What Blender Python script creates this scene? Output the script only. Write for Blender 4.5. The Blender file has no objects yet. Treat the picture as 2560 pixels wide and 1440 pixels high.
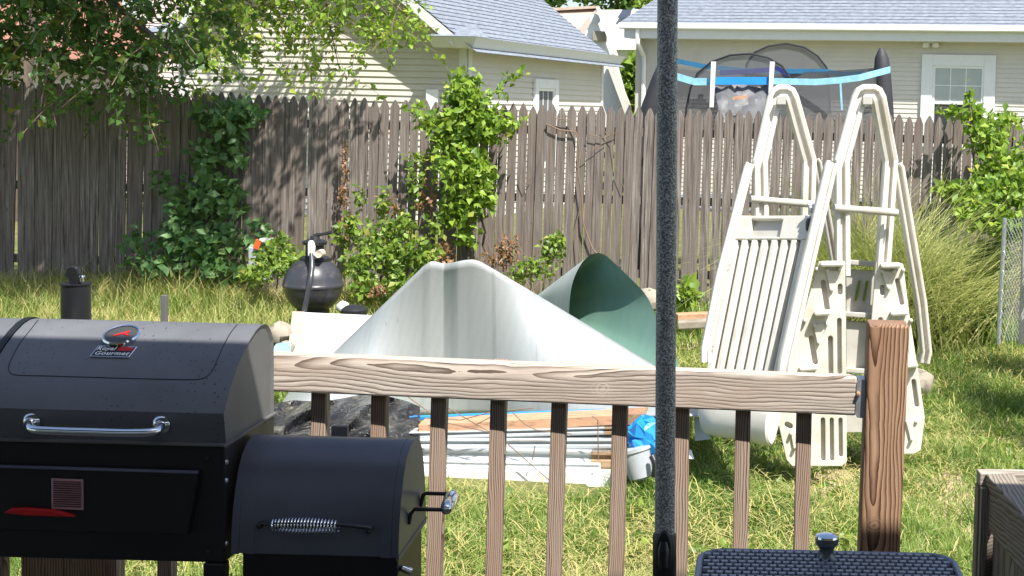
import bpy, math, random
import numpy as np
from mathutils import Vector, Matrix
random.seed(7); RNG = np.random.default_rng(11)
C = bpy.context.scene.collection
SC = bpy.context.scene
V3 = Vector

# ---------------------------------------------------------------- camera
F_PX, CX, CY = 3400.0, 1900.0, 480.0          # focal length and principal point, in photo pixels
cam_d = bpy.data.cameras.new('camera'); cam = bpy.data.objects.new('camera', cam_d); C.objects.link(cam)
cam_d.sensor_width = 36; cam_d.lens = 36 * F_PX / 2560
cam_d.shift_x = (1280 - CX) / 2560; cam_d.shift_y = -(720 - CY) / 2560
cam_d.clip_start = 0.05; cam_d.clip_end = 2000
CAM = V3((0, 0, 2.0))
ROT = Matrix.Rotation(math.radians(90) - math.atan(213.5 / F_PX), 4, 'X') @ Matrix.Rotation(0.025, 4, 'Z')
cam.matrix_world = Matrix.Translation(CAM) @ ROT
SC.camera = cam

# ---------------------------------------------------------------- light
TO_SUN = V3((0.31, -0.42, 0.80)).normalized()
EL = math.asin(TO_SUN.z); AZ = math.atan2(TO_SUN.x, TO_SUN.y)
w = bpy.data.worlds.new('World'); SC.world = w; w.use_nodes = True
wn = w.node_tree
sky = wn.nodes.new('ShaderNodeTexSky'); sky.sky_type = 'NISHITA'; sky.sun_disc = False
sky.sun_elevation = EL; sky.sun_rotation = AZ; sky.air_density = 1.0; sky.dust_density = 1.6
wn.links.new(sky.outputs[0], wn.nodes['Background'].inputs[0]); wn.nodes['Background'].inputs[1].default_value = 0.105
sun_d = bpy.data.lights.new('sun', 'SUN'); sun_d.energy = 4.6; sun_d.angle = math.radians(0.55); sun_d.color = (1, .955, .88)
sun = bpy.data.objects.new('sun', sun_d); C.objects.link(sun)
sun.rotation_euler = TO_SUN.to_track_quat('Z', 'Y').to_euler(); sun.location = (0, 0, 30)
SC.view_settings.view_transform = 'Standard'; SC.view_settings.look = 'None'
SC.view_settings.exposure = 1.0; SC.view_settings.gamma = 1
SC.cycles.max_bounces = 8; SC.cycles.transparent_max_bounces = 12
SC.cycles.use_denoising = True

# ---------------------------------------------------------------- measuring helpers
def ray(px, py):
    return (ROT.to_3x3() @ V3(((px - CX) / F_PX, (CY - py) / F_PX, -1)))
def P(px, py, D):
    d = ray(px, py); return CAM + d * (D / d.y)
def PZ(px, py, z):
    d = ray(px, py); return CAM + d * ((z - CAM.z) / d.z)
def ground_z(x, y):
    z = 0.02 + 0.13 * min(max((y - 7.3) / 4.6, 0), 1)
    return z + 0.02 * math.sin(x * 1.3 + y * .7) + 0.05 * min(max((-x - 1.5) / 4, 0), 1) * min(max((y - 7) / 4, 0), 1)

# ---------------------------------------------------------------- nodes
class NT:
    def __init__(s, name):
        s.m = bpy.data.materials.new(name); s.m.use_nodes = True; s.t = s.m.node_tree
        s.b = s.t.nodes['Principled BSDF']; s.out = s.t.nodes['Material Output']
    def n(s, typ, props=None, **ins):
        nd = s.t.nodes.new('ShaderNode' + typ)
        for k, v in (props or {}).items(): setattr(nd, k, v)
        for k, v in ins.items():
            sk = nd.inputs[int(k[1:])] if k[0] == 'i' and k[1:].isdigit() else nd.inputs[k.replace('_', ' ')]
            s.put(sk, v)
        return nd
    def put(s, sk, v):
        if isinstance(v, bpy.types.NodeSocket): s.t.links.new(v, sk)
        elif isinstance(v, (tuple, list)) and len(v) == 3 and sk.type == 'RGBA': sk.default_value = (*v, 1)
        else: sk.default_value = v
    def obj(s): return s.n('TexCoord').outputs['Object']
    def map(s, vec, scale=(1, 1, 1), rot=(0, 0, 0), loc=(0, 0, 0)):
        return s.n('Mapping', None, Vector=vec, Scale=scale, Rotation=rot, Location=loc).outputs[0]
    def noise(s, vec, scale, detail=4, rough=.6, dist=0):
        return s.n('TexNoise', None, Vector=vec, Scale=scale, Detail=detail, Roughness=rough, Distortion=dist).outputs['Fac']
    def ramp(s, fac, stops, interp='LINEAR'):
        nd = s.n('ValToRGB', None, Fac=fac); cr = nd.color_ramp; cr.interpolation = interp
        while len(cr.elements) < len(stops): cr.elements.new(.5)
        for e, (p, c) in zip(cr.elements, stops):
            e.position = p; e.color = (*c, 1) if len(c) == 3 else c
        return nd.outputs[0]
    def mix(s, f, a, b, blend='MIX'):
        nd = s.n('Mix', {'data_type': 'RGBA', 'blend_type': blend})
        s.put(nd.inputs[0], f); s.put(nd.inputs[6], a); s.put(nd.inputs[7], b); return nd.outputs[2]
    def math(s, op, a, b=0.0):
        return s.n('Math', {'operation': op}, i0=a, i1=b).outputs[0]
    def attr(s, name): return s.n('Attribute', {'attribute_name': name}).outputs['Fac']
    def bump(s, h, strength=.3, dist=.01):
        s.put(s.b.inputs['Normal'], s.n('Bump', None, Height=h, Strength=strength, Distance=dist).outputs[0])
    def set(s, **k):
        for a, v in k.items(): s.put(s.b.inputs[a.replace('_', ' ')], v)
        return s

def sc(c, f): return tuple(max(0, min(1, x * f)) for x in c)
def pm(name, col, rough=.6, metal=0, var=.12, scale=6, bump=0, bscale=60, dirt=None, dirt_amt=.5, stretch=(1, 1, 1), spec=.5):
    t = NT(name); o = t.map(t.obj(), stretch)
    f = t.noise(o, scale, 5)
    c = t.ramp(f, [(.3, sc(col, 1 - var)), (.7, sc(col, 1 + var))])
    if dirt:
        d = t.ramp(t.noise(o, scale * 1.7, 6, .7), [(.62 - dirt_amt * .25, (0, 0, 0)), (.72, (1, 1, 1))])
        c = t.mix(d, c, dirt)
    r = t.ramp(t.noise(o, scale * 3, 3), [(.3, (rough * .85,) * 3), (.7, (min(1, rough * 1.15),) * 3)])
    t.set(Base_Color=c, Roughness=r, Metallic=metal, Specular_IOR_Level=spec)
    if bump: t.bump(t.noise(o, bscale, 3), bump, .004)
    return t.m

def wood(name, light, dark, axis='X', ring=26, rot=(0, 0, 0), loc=(0, 0, 0), bump=.35, warm=None, rough=.75, wob=.05, seed=0.0, knot=None):
    """sawn softwood: growth rings round an axis that runs nearly along the board, cut by its faces"""
    t = NT(name); o = t.obj()
    swap = {'X': (0, 0, 0), 'Y': (0, 0, math.pi / 2), 'Z': (0, math.pi / 2, 0)}[axis]
    v = t.map(t.map(o, (1, 1, 1), swap), (1, 1, 1), rot, loc)
    nz = t.n('TexNoise', None, Vector=t.map(v, (2.2, 9, 9), (0, 0, 0), (seed, seed, 0)), Scale=1.0, Detail=3, Roughness=.5).outputs['Color']
    cn = t.n('VectorMath', {'operation': 'SUBTRACT'}, i0=nz, i1=(.5, .5, .5)).outputs[0]
    wv = t.n('VectorMath', {'operation': 'MULTIPLY_ADD'}, i0=cn, i1=(0, wob, wob), i2=v).outputs[0]
    wave = t.n('TexWave', {'wave_type': 'RINGS', 'rings_direction': 'X', 'wave_profile': 'SAW'}, Vector=wv, Scale=ring, Distortion=.6, Detail=2, Detail_Scale=1.0).outputs['Fac']
    if knot:
        dk = t.n('VectorMath', {'operation': 'DISTANCE'}, i0=t.map(o, (.75, 1, 1)), i1=(knot[0] * .75, knot[1], knot[2])).outputs['Value']
        dk = t.math('ADD', dk, t.math('MULTIPLY', t.math('SUBTRACT', t.noise(o, 30, 3), .5), .012))
        kw = t.math('FRACT', t.math('MULTIPLY', dk, 190.0)); near = t.ramp(dk, [(.007, (.95,) * 3), (.014, (.4,) * 3), (.026, (0, 0, 0))])
        wave = t.mix(near, wave, kw)
    fib = t.noise(t.map(v, (4, 150, 150)), 1.0, 4, .7)
    big = t.noise(t.map(v, (2, 12, 12)), 1.0, 3)
    g = t.math('ADD', t.math('MULTIPLY', wave, .62), t.math('MULTIPLY', fib, .5))
    c = t.ramp(g, [(.18, light), (.46, sc(light, .84)), (.64, tuple((a + b) / 2 for a, b in zip(light, dark))), (.84, dark)])
    c = t.mix(t.ramp(big, [(.4, (0, 0, 0)), (.75, (.55,) * 3)]), c, warm or sc(light, .5))
    t.set(Base_Color=c, Roughness=rough, Specular_IOR_Level=.25)
    t.bump(t.math('SUBTRACT', 1.0, g), bump, .003)
    return t.m

def leaf_mat(name, a, b, c2=None, trans=.35, rough=.45):
    t = NT(name); r = t.attr('rnd')
    stops = [(0, a), (.6, b)] + ([(.93, b), (1, c2)] if c2 else [(1, sc(b, 1.25))])
    col = t.ramp(r, stops)
    t.set(Base_Color=col, Roughness=rough, Specular_IOR_Level=.45)
    tr = t.n('BsdfTranslucent', None, Color=t.mix(.5, col, (.30, .42, .03), 'MIX')).outputs[0]
    mx = t.n('MixShader', None, i0=trans, i1=t.b.outputs[0], i2=tr).outputs[0]
    t.t.links.new(mx, t.out.inputs[0]); return t.m

# ---------------------------------------------------------------- mesh builder
class MB:
    def __init__(s): s.v = []; s.f = []; s.r = []; s.rv = 0.5
    def add(s, vs, fs):
        o = len(s.v); s.v += [tuple(v) for v in vs]; s.f += [tuple(i + o for i in f) for f in fs]; s.r += [s.rv] * len(fs); return s
    def quad(s, a, b, c, d): return s.add([a, b, c, d], [(0, 1, 2, 3)])
    def box(s, c, size, R=None):
        h = V3(size) / 2; vs = [V3((x * h.x, y * h.y, z * h.z)) for z in (-1, 1) for y in (-1, 1) for x in (-1, 1)]
        if R: vs = [R @ v for v in vs]
        return s.add([v + V3(c) for v in vs], [(0, 2, 3, 1), (4, 5, 7, 6), (0, 1, 5, 4), (2, 6, 7, 3), (0, 4, 6, 2), (1, 3, 7, 5)])
    def hexa(s, q0, q1):
        """solid between two quads (same winding)"""
        return s.add(list(q0) + list(q1), [(3, 2, 1, 0), (4, 5, 6, 7), (0, 1, 5, 4), (1, 2, 6, 5), (2, 3, 7, 6), (3, 0, 4, 7)])
    def prism(s, poly, off):
        n = len(poly); off = V3(off); a = [V3(p) for p in poly]
        return s.add(a + [p + off for p in a], [tuple(range(n))[::-1], tuple(range(n, 2 * n))] + [(i, (i + 1) % n, n + (i + 1) % n, n + i) for i in range(n)])
    def bar(s, a, b, w, h, up=(0, 0, 1), taper=1.0):
        a, b = V3(a), V3(b); t = (b - a).normalized(); sd = t.cross(V3(up)).normalized(); u = sd.cross(t)
        q = lambda p, k: [p + sd * (w / 2 * k) * i + u * (h / 2 * k) * j for i, j in ((-1, -1), (1, -1), (1, 1), (-1, 1))]
        return s.hexa(q(a, 1), q(b, taper))
    def sweep(s, pts, sec, n, cap=True):
        """cross-section sec (list of (side, out)) along pts; n = outward direction"""
        pts = [V3(p) for p in pts]; n = V3(n).normalized(); rings = []
        for i, p in enumerate(pts):
            t0 = (pts[i] - pts[i - 1]).normalized() if i else None
            t1 = (pts[i + 1] - pts[i]).normalized() if i < len(pts) - 1 else None
            t = ((t0 or t1) + (t1 or t0)).normalized(); sd = t.cross(n).normalized(); m = 1.0
            if t0 and t1: m = 1 / max(.5, abs(sd.dot(t1.cross(n).normalized())))
            rings.append([p + sd * x * m + n * y for x, y in sec])
        k = len(sec); vs = [v for r in rings for v in r]
        fs = [(i * k + j, i * k + (j + 1) % k, (i + 1) * k + (j + 1) % k, (i + 1) * k + j) for i in range(len(pts) - 1) for j in range(k)]
        if cap: fs += [tuple(range(k))[::-1], tuple(range((len(pts) - 1) * k, len(pts) * k))]
        return s.add(vs, fs)
    def tube(s, pts, r, n=8, cap=True):
        pts = [V3(p) for p in pts]; rs = r if isinstance(r, (list, tuple)) else [r] * len(pts)
        prev = None; vs = []
        for i, p in enumerate(pts):
            t = (pts[min(i + 1, len(pts) - 1)] - pts[max(i - 1, 0)])
            t = t.normalized() if t.length > 1e-9 else V3((0, 0, 1))
            if prev is None: u = t.orthogonal().normalized()
            else:
                u = prev - t * prev.dot(t); u = u.normalized() if u.length > 1e-6 else t.orthogonal().normalized()
            prev = u; w_ = t.cross(u)
            vs += [p + (u * math.cos(2 * math.pi * k / n) + w_ * math.sin(2 * math.pi * k / n)) * rs[i] for k in range(n)]
        fs = [(i * n + k, i * n + (k + 1) % n, (i + 1) * n + (k + 1) % n, (i + 1) * n + k) for i in range(len(pts) - 1) for k in range(n)]
        if cap: fs += [tuple(range(n))[::-1], tuple(range((len(pts) - 1) * n, len(pts) * n))]
        return s.add(vs, fs)
    def lathe(s, c, prof, n=24, axis=(0, 0, 1), cap=True):
        c = V3(c); a = V3(axis).normalized(); u = a.orthogonal().normalized(); w_ = a.cross(u); vs = []
        for r, h in prof:
            vs += [c + a * h + (u * math.cos(2 * math.pi * k / n) + w_ * math.sin(2 * math.pi * k / n)) * r for k in range(n)]
        m = len(prof)
        fs = [(i * n + k, i * n + (k + 1) % n, (i + 1) * n + (k + 1) % n, (i + 1) * n + k) for i in range(m - 1) for k in range(n)]
        if cap: fs += [tuple(range(n))[::-1], tuple(range((m - 1) * n, m * n))]
        return s.add(vs, fs)
    def grid(s, rows):
        h = len(rows); k = len(rows[0])
        return s.add([v for r in rows for v in r], [(i * k + j, i * k + j + 1, (i + 1) * k + j + 1, (i + 1) * k + j) for i in range(h - 1) for j in range(k - 1)])
    def build(s, name, m, parent=None, smooth=False, bevel=0, solid=0, rough_idx=None):
        me = bpy.data.meshes.new(name); me.from_pydata(s.v, [], s.f); me.update()
        a = me.attributes.new('rnd', 'FLOAT', 'FACE'); a.data.foreach_set('value', s.r)
        o = bpy.data.objects.new(name, me); C.objects.link(o)
        for x in (m if isinstance(m, (list, tuple)) else [m]): me.materials.append(x)
        if smooth:
            me.polygons.foreach_set('use_smooth', [True] * len(me.polygons))
            me.set_sharp_from_angle(angle=math.radians(38))
        if solid:
            md = o.modifiers.new('solid', 'SOLIDIFY'); md.thickness = solid; md.offset = 0
        if bevel:
            md = o.modifiers.new('bevel', 'BEVEL'); md.width = bevel; md.segments = 2; md.limit_method = 'ANGLE'; md.angle_limit = math.radians(40)
        return adopt(o, parent)

def adopt(o, parent):
    if parent:
        o.parent = parent
        if parent.type == 'EMPTY': o.matrix_parent_inverse = Matrix.Translation(parent.location).inverted()
    return o
def tag(o, label, cat, group=None, kind=None):
    if label: o['label'] = label
    if cat: o['category'] = cat
    if group: o['group'] = group
    if kind: o['kind'] = kind
    return o
def thing(name, loc, label, cat, group=None):
    o = bpy.data.objects.new(name, None); o.empty_display_size = .1; C.objects.link(o); o.location = loc
    return tag(o, label, cat, group)
def struct(o): o['kind'] = 'structure'; return o

def np_mesh(name, V, T, rnd, m, parent=None):
    me = bpy.data.meshes.new(name); n = len(T)
    me.vertices.add(len(V)); me.vertices.foreach_set('co', np.ascontiguousarray(V, dtype=np.float32).ravel())
    me.loops.add(n * 3); me.loops.foreach_set('vertex_index', np.ascontiguousarray(T, dtype=np.int32).ravel())
    me.polygons.add(n); me.polygons.foreach_set('loop_start', np.arange(0, n * 3, 3, dtype=np.int32))
    me.update(calc_edges=True)
    a = me.attributes.new('rnd', 'FLOAT', 'FACE'); a.data.foreach_set('value', np.asarray(rnd, dtype=np.float32))
    o = bpy.data.objects.new(name, me); C.objects.link(o); me.materials.append(m)
    return adopt(o, parent)

def leaves_np(pts, size, up=.5, width=.6, hang=0.0, face=None):
    """leaf-shaped folded faces at pts; returns V, T, rnd"""
    n = len(pts); size = np.asarray(size) if np.ndim(size) else RNG.uniform(.65, 1.3, n) * size
    d = RNG.normal(size=(n, 3)); d[:, 2] -= hang; d /= np.linalg.norm(d, axis=1)[:, None]
    nn = RNG.normal(size=(n, 3)) * .8; nn[:, 2] += up
    if face is not None: nn += np.asarray(face)
    nn -= d * (nn * d).sum(1)[:, None]; nn /= np.linalg.norm(nn, axis=1)[:, None] + 1e-9
    s = np.cross(d, nn); L = size[:, None]
    base = pts; tip = pts + d * L - nn * L * .12
    mid = pts + d * L * .45; lf = mid + s * L * width * .5 + nn * L * .12; rt = mid - s * L * width * .5 + nn * L * .12
    V = np.stack([base, lf, mid, rt, tip], 1).reshape(-1, 3)
    q = np.array([[0, 2, 1], [0, 3, 2], [1, 2, 4], [2, 3, 4]])
    T = (np.arange(n)[:, None, None] * 5 + q[None]).reshape(-1, 3)
    return V, T, np.repeat(RNG.uniform(0, 1, n), 4)

def merge(parts):
    Vs, Ts, Rs, o = [], [], [], 0
    for V, T, R in parts: Vs.append(V); Ts.append(T + o); Rs.append(R); o += len(V)
    return np.concatenate(Vs), np.concatenate(Ts), np.concatenate(Rs)

def blob_pts(px, py, D, rx, ry, n, dep=None):
    """points scattered through a leafy clump seen at px, py; radii in photo pixels"""
    c = P(px, py, D); k = D / F_PX; d = RNG.normal(size=(n, 3)); d /= np.linalg.norm(d, axis=1)[:, None]
    r = RNG.uniform(0, 1, n)[:, None] ** .45
    rad = np.array([rx * k, dep if dep else min(rx, ry) * k, ry * k])
    return np.array(c)[None] + d * r * rad

def sprig(start, vel, length, droop, leaf, n, spread=.03):
    """one drooping twig: points on it, and leaves beside it"""
    p = V3(start); v = V3(vel).normalized(); line = [p.copy()]; k = max(4, int(length / .07)); st = length / k
    for i in range(k):
        v = (v + V3((random.gauss(0, .12), random.gauss(0, .12), random.gauss(0, .08) - droop * st))).normalized()
        p = p + v * st; line.append(p.copy())
    pts = []
    for i in range(n):
        t = random.random() ** .8 * (k - .01); j = int(t); q = line[j].lerp(line[j + 1], t - j)
        pts.append(q + V3((random.gauss(0, spread), random.gauss(0, spread), random.gauss(0, spread))))
    return line, np.array([tuple(x) for x in pts])

# ---------------------------------------------------------------- materials
M = {}
M['fence'] = None
def fence_mat():
    t = NT('weathered_picket'); o = t.obj(); r = t.attr('rnd')
    sh = t.n('CombineXYZ', None, i0=t.math('MULTIPLY', r, 37.0), i1=0.0, i2=t.math('MULTIPLY', r, 11.0)).outputs[0]
    v = t.n('VectorMath', {'operation': 'ADD'}, i0=o, i1=sh).outputs[0]
    g = t.noise(t.map(v, (55, 10, 2.2)), 1.0, 5, .65, .4)
    f = t.noise(t.map(v, (180, 30, 6)), 1.0, 3, .7)
    big = t.noise(t.map(v, (6, 2, 1.6)), 1.0, 3)
    c = t.ramp(g, [(.32, (.045, .036, .032)), (.46, (.165, .142, .126)), (.58, (.265, .236, .212)), (.76, (.47, .435, .40))])
    c = t.mix(t.ramp(f, [(.45, (0, 0, 0)), (.75, (.55,) * 3)]), c, (.055, .043, .037))
    c = t.mix(t.ramp(r, [(0, (.0,) * 3), (1, (.6,) * 3)]), c, (.155, .125, .108))
    c = t.mix(t.ramp(big, [(.45, (0, 0, 0)), (.8, (.4,) * 3)]), c, (.17, .125, .10))
    kn = t.n('TexVoronoi', None, Vector=t.map(v, (9, 3, 2.6)), Scale=1.0).outputs['Distance']
    c = t.mix(t.ramp(kn, [(.03, (.8,) * 3), (.075, (0, 0, 0))]), c, (.04, .03, .025))
    t.set(Base_Color=c, Roughness=.85, Specular_IOR_Level=.2); t.bump(g, .5, .006); return t.m
M['fence'] = fence_mat()
M['rail'] = wood('weathered_rail_wood', (.76, .675, .59), (.085, .063, .05), 'X', 44, (0, .012, .03), (0, -3.035, -1.39), .5, (.46, .33, .25), knot=tuple(P(1502, 974, 3.04)))
M['baluster'] = wood('baluster_wood', (.43, .335, .265), (.065, .038, .028), 'Z', 62, (0, 0, .01), (0, -3.1, -2), .4, (.26, .15, .10))
M['post'] = wood('stained_post_wood', (.43, .27, .17), (.045, .02, .012), 'Z', 46, (0, .012, .02), (0, -3.05, .285), .5, (.15, .06, .03), knot=tuple(P(2188, 1318, 2.99)))
M['old_wood'] = wood('grey_old_wood', (.36, .315, .25), (.10, .085, .065), 'Y', 40, (0, .01, .01), (0, -.4, -1.3), .4)
M['old_wood_x'] = wood('grey_old_cap_wood', (.56, .50, .43), (.2, .165, .13), 'X', 40, (0, .01, .02), (0, -3.0, -1.3), .4)
M['old_wood_z'] = wood('grey_old_post_wood', (.34, .30, .24), (.11, .09, .07), 'Z', 50, (0, 0, 0), (0, -3.0, 1.2), .4)
M['plank'] = pm('orange_plank', (.52, .30, .18), .75, var=.15, dirt=(.12, .07, .05), dirt_amt=.4, stretch=(1, 6, 6))
M['white_pl'] = pm('bone_plastic', (.67, .64, .575), .42, var=.04, scale=3, dirt=(.54, .50, .41), dirt_amt=.45)
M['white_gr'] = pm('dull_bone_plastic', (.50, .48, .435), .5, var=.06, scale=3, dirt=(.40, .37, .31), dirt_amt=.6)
M['white_paint'] = pm('white_trim', (.78, .79, .80), .5, var=.03)
M['grey_trim'] = pm('pale_grey_trim', (.66, .67, .66), .5, var=.03)
M['siding_tan'] = pm('tan_siding', (.60, .57, .52), .6, var=.05, scale=1.2, dirt=(.55, .515, .46), dirt_amt=.3)
M['siding_cream'] = pm('cream_siding', (.62, .59, .53), .6, var=.04, scale=1.2)
M['siding_pink'] = pm('pinkish_siding', (.66, .57, .53), .6, var=.04, scale=1.2)
M['shingle'] = pm('blue_grey_shingle', (.185, .21, .25), .9, var=.3, scale=9, bump=.4, bscale=120, stretch=(1, 1, 3))
M['shingle_tan'] = pm('tan_shingle', (.46, .36, .29), .9, var=.2, scale=7)
M['shingle_pale'] = pm('pale_shingle', (.62, .60, .54), .9, var=.1, scale=4)
M['shingle_red'] = pm('red_brown_shingle', (.27, .125, .085), .9, var=.25, scale=5, bump=.4, bscale=30)
M['glass_dark'] = pm('dark_window_glass', (.05, .055, .06), .08, var=.1, spec=.6)
M['glass_pale'] = pm('curtained_glass', (.42, .46, .45), .12, var=.06)
M['curtain'] = pm('grey_curtain', (.13, .14, .15), .8, var=.15, scale=30, stretch=(1, 1, .05))
M['black_pl'] = pm('black_plastic', (.022, .023, .026), .38, var=.2, scale=10)
M['black_rub'] = pm('black_rubber', (.014, .014, .015), .55, var=.2)
M['sleeve'] = pm('black_foam_sleeve', (.030, .031, .036), .65, var=.15)
M['blue'] = pm('bright_blue_band', (.02, .27, .72), .5, var=.08)
M['sky_blue'] = pm('faded_blue_band', (.25, .52, .68), .55, var=.2, scale=14)
M['teal'] = pm('dark_teal_band', (.015, .13, .25), .55, var=.15)
M['chrome'] = pm('chrome', (.80, .80, .82), .10, 1, var=.02)
M['steel'] = pm('galvanised_steel', (.56, .59, .62), .42, .85, var=.15, scale=40)
M['red'] = pm('red_plastic', (.55, .010, .012), .4, var=.05)
M['stone'] = pm('tan_stone', (.30, .26, .205), .9, var=.25, scale=9, bump=.6, bscale=14)
M['bark'] = pm('bark', (.12, .09, .07), .95, var=.3, scale=18, bump=.8, bscale=30, stretch=(1, 1, .3))
M['twig'] = pm('dry_twig', (.20, .14, .10), .9, var=.25)
M['stem'] = pm('green_stem', (.12, .15, .05), .7, var=.2)
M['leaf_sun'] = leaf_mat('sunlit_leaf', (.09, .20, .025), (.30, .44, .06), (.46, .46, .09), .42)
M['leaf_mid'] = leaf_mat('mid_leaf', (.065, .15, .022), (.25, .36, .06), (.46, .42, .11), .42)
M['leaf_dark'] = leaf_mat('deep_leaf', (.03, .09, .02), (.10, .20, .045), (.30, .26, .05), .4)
M['leaf_ivy'] = leaf_mat('ivy_leaf', (.045, .13, .04), (.14, .27, .09), (.28, .38, .13))
M['leaf_dry'] = leaf_mat('dry_leaf', (.16, .075, .035), (.30, .16, .08), (.42, .24, .12), .2)
M['reed'] = leaf_mat('reed_blade', (.20, .26, .06), (.46, .47, .16), (.66, .60, .30), .3)
M['lawn'] = leaf_mat('lawn_blade', (.05, .14, .016), (.25, .35, .07), (.68, .58, .32), .3, .6)
M['weed'] = leaf_mat('weed_blade', (.17, .22, .045), (.46, .42, .15), (.66, .50, .25), .3, .6)

def black_paint(name, col=(.020, .021, .024), rough=.42, specks=0):
    t = NT(name); o = t.obj()
    c = t.ramp(t.noise(o, 5, 4), [(.3, sc(col, .85)), (.7, sc(col, 1.2))])
    r = rough
    if specks:
        vo = t.n('TexVoronoi', None, Vector=t.map(o, (1, .6, 1)), Scale=95.0, Randomness=1.0).outputs['Distance']
        zone = t.ramp(t.noise(o, 6, 3), [(.42, (0, 0, 0)), (.62, (1, 1, 1))])
        m = t.math('MULTIPLY', t.ramp(vo, [(.10, (1, 1, 1)), (.2, (0, 0, 0))]), zone)
        c = t.mix(m, c, (.004, .004, .004))
    t.set(Base_Color=c, Roughness=rough, Specular_IOR_Level=.5)
    t.bump(t.noise(o, 420, 2), .10, .001); return t.m
M['paint'] = black_paint('grill_paint', (.011, .0115, .0135))  # one black paint; the copies below put the light on it into their colour
M['paint_lid_lit'] = black_paint('grill_lid_lit_paint', (.125, .129, .142), .46, 1)  # same black lightened to grey for the sun and sky on the lid
M['paint_end_lit'] = black_paint('grill_end_lit_paint', (.12, .12, .118), .5)  # same black greyed for the sun grazing the end plates
M['paint_fb'] = black_paint('firebox_paint', (.085, .09, .115), .36)

def hammer():
    t = NT('hammered_pole'); o = t.obj()
    n1 = t.n('TexVoronoi', {'feature': 'SMOOTH_F1'}, Vector=o, Scale=430.0).outputs['Distance']
    c = t.ramp(n1, [(.25, (.17, .17, .175)), (.65, (.66, .66, .68))])
    t.set(Base_Color=c, Roughness=.38, Metallic=.2); t.bump(n1, .8, .002); return t.m
M['hammer'] = hammer()

def sheet_mat(name, col, streak, axis=(14, 14, .5), rough=.32):
    t = NT(name); o = t.obj()
    s = t.noise(t.map(o, axis), 1.0, 5, .7)
    c = t.ramp(s, [(.25, streak), (.42, col), (.75, sc(col, 1.06))])
    big = t.noise(o, 1.3, 3); c = t.mix(t.ramp(big, [(.45, (0, 0, 0)), (.75, (.35,) * 3)]), c, sc(col, .75))
    t.set(Base_Color=c, Roughness=rough, Specular_IOR_Level=.5, Metallic=.15)
    t.bump(t.noise(t.map(o, (60, 60, .4)), 1.0, 2), .12, .004); return t.m
M['sheet'] = sheet_mat('pool_wall_grey', (.38, .41, .41), (.23, .26, .265))
M['sheet_green'] = sheet_mat('pool_wall_green', (.075, .155, .115), (.05, .11, .085), (4, 4, 4), .4)
M['sheet_white'] = sheet_mat('pool_wall_white', (.80, .82, .84), (.66, .69, .71), (3, 18, 18), .4)
M['beam_grey'] = pm('pool_rail_grey', (.47, .50, .515), .35, .2, var=.08, stretch=(.3, 4, 4), dirt=(.22, .16, .11), dirt_amt=.15)
M['beam_white'] = pm('pool_rail_white', (.80, .82, .83), .35, .05, var=.04, dirt=(.5, .42, .34), dirt_amt=.15)
M['rust'] = pm('muddy_end', (.30, .20, .12), .9, var=.4, scale=25, bump=.6)

def tarp():
    t = NT('black_tarp'); o = t.obj()
    n = t.noise(o, 3.5, 5, .6, 1.2)
    t.set(Base_Color=(.018, .018, .020), Roughness=.22, Specular_IOR_Level=.7)
    d = t.ramp(t.noise(o, 5, 6, .7), [(.5, (0, 0, 0)), (.68, (1, 1, 1))]); t.put(t.b.inputs['Base Color'], t.mix(d, (.022, .022, .024), (.23, .22, .18)))
    t.bump(t.noise(o, 14, 5, .65, 1.6), 1.0, .05); return t.m
M['tarp'] = tarp()
M['tarp_grey'] = pm('silver_tarp', (.115, .12, .13), .6, 0, var=.3, scale=5, bump=1.0, bscale=8)

def netting(name, dens, col):
    t = NT(name); t.set(Base_Color=col, Roughness=.9)
    f = t.ramp(t.noise(t.obj(), 1.5, 2), [(.3, (dens - .08,) * 3), (.7, (dens + .08,) * 3)])
    mx = t.n('MixShader', None, i0=f, i1=t.n('BsdfTransparent').outputs[0], i2=t.b.outputs[0]).outputs[0]
    t.t.links.new(mx, t.out.inputs[0]); return t.m
M['net'] = netting('safety_net', .55, (.10, .105, .11))
M['net2'] = netting('dark_net', .78, (.075, .078, .085))

def ground_mat():
    t = NT('yard_soil'); o = t.obj()
    n = t.noise(o, 3.2, 6, .7); f = t.noise(o, 45, 4, .7)
    c = t.ramp(n, [(.3, (.09, .12, .035)), (.5, (.17, .18, .065)), (.72, (.30, .25, .12))])
    c = t.mix(t.ramp(f, [(.4, (0, 0, 0)), (.7, (.6,) * 3)]), c, (.06, .075, .025))
    for (px, py, r) in ((2350, 1212, .34), (2110, 1195, .26), (2060, 1225, .16)):
        p = PZ(px, py, .03)
        dd = t.n('VectorMath', {'operation': 'DISTANCE'}, i0=t.map(o, (1, .55, 0)), i1=(p.x, p.y * .55, 0)).outputs['Value']
        dn = t.math('ADD', dd, t.math('MULTIPLY', t.math('SUBTRACT', t.noise(o, 6, 4), .5), .35))
        c = t.mix(t.ramp(dn, [(r * .6, (1, 1, 1)), (r, (0, 0, 0))]), c, t.ramp(f, [(.3, (.40, .29, .19)), (.5, (.53, .40, .27)), (.7, (.60, .46, .32))]))
    t.set(Base_Color=c, Roughness=.95, Specular_IOR_Level=.1); t.bump(f, .8, .02); return t.m
M['ground'] = ground_mat()
def weave_mat():
    t = NT('resin_strand'); o = t.obj()
    c = t.ramp(t.noise(o, 60, 3), [(.3, (.20, .21, .25)), (.7, (.30, .31, .36))])  # dark resin; the sky's bluish sheen is put into this paler colour
    t.set(Base_Color=c, Roughness=.32); return t.m
M['weave'] = weave_mat()

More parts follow.
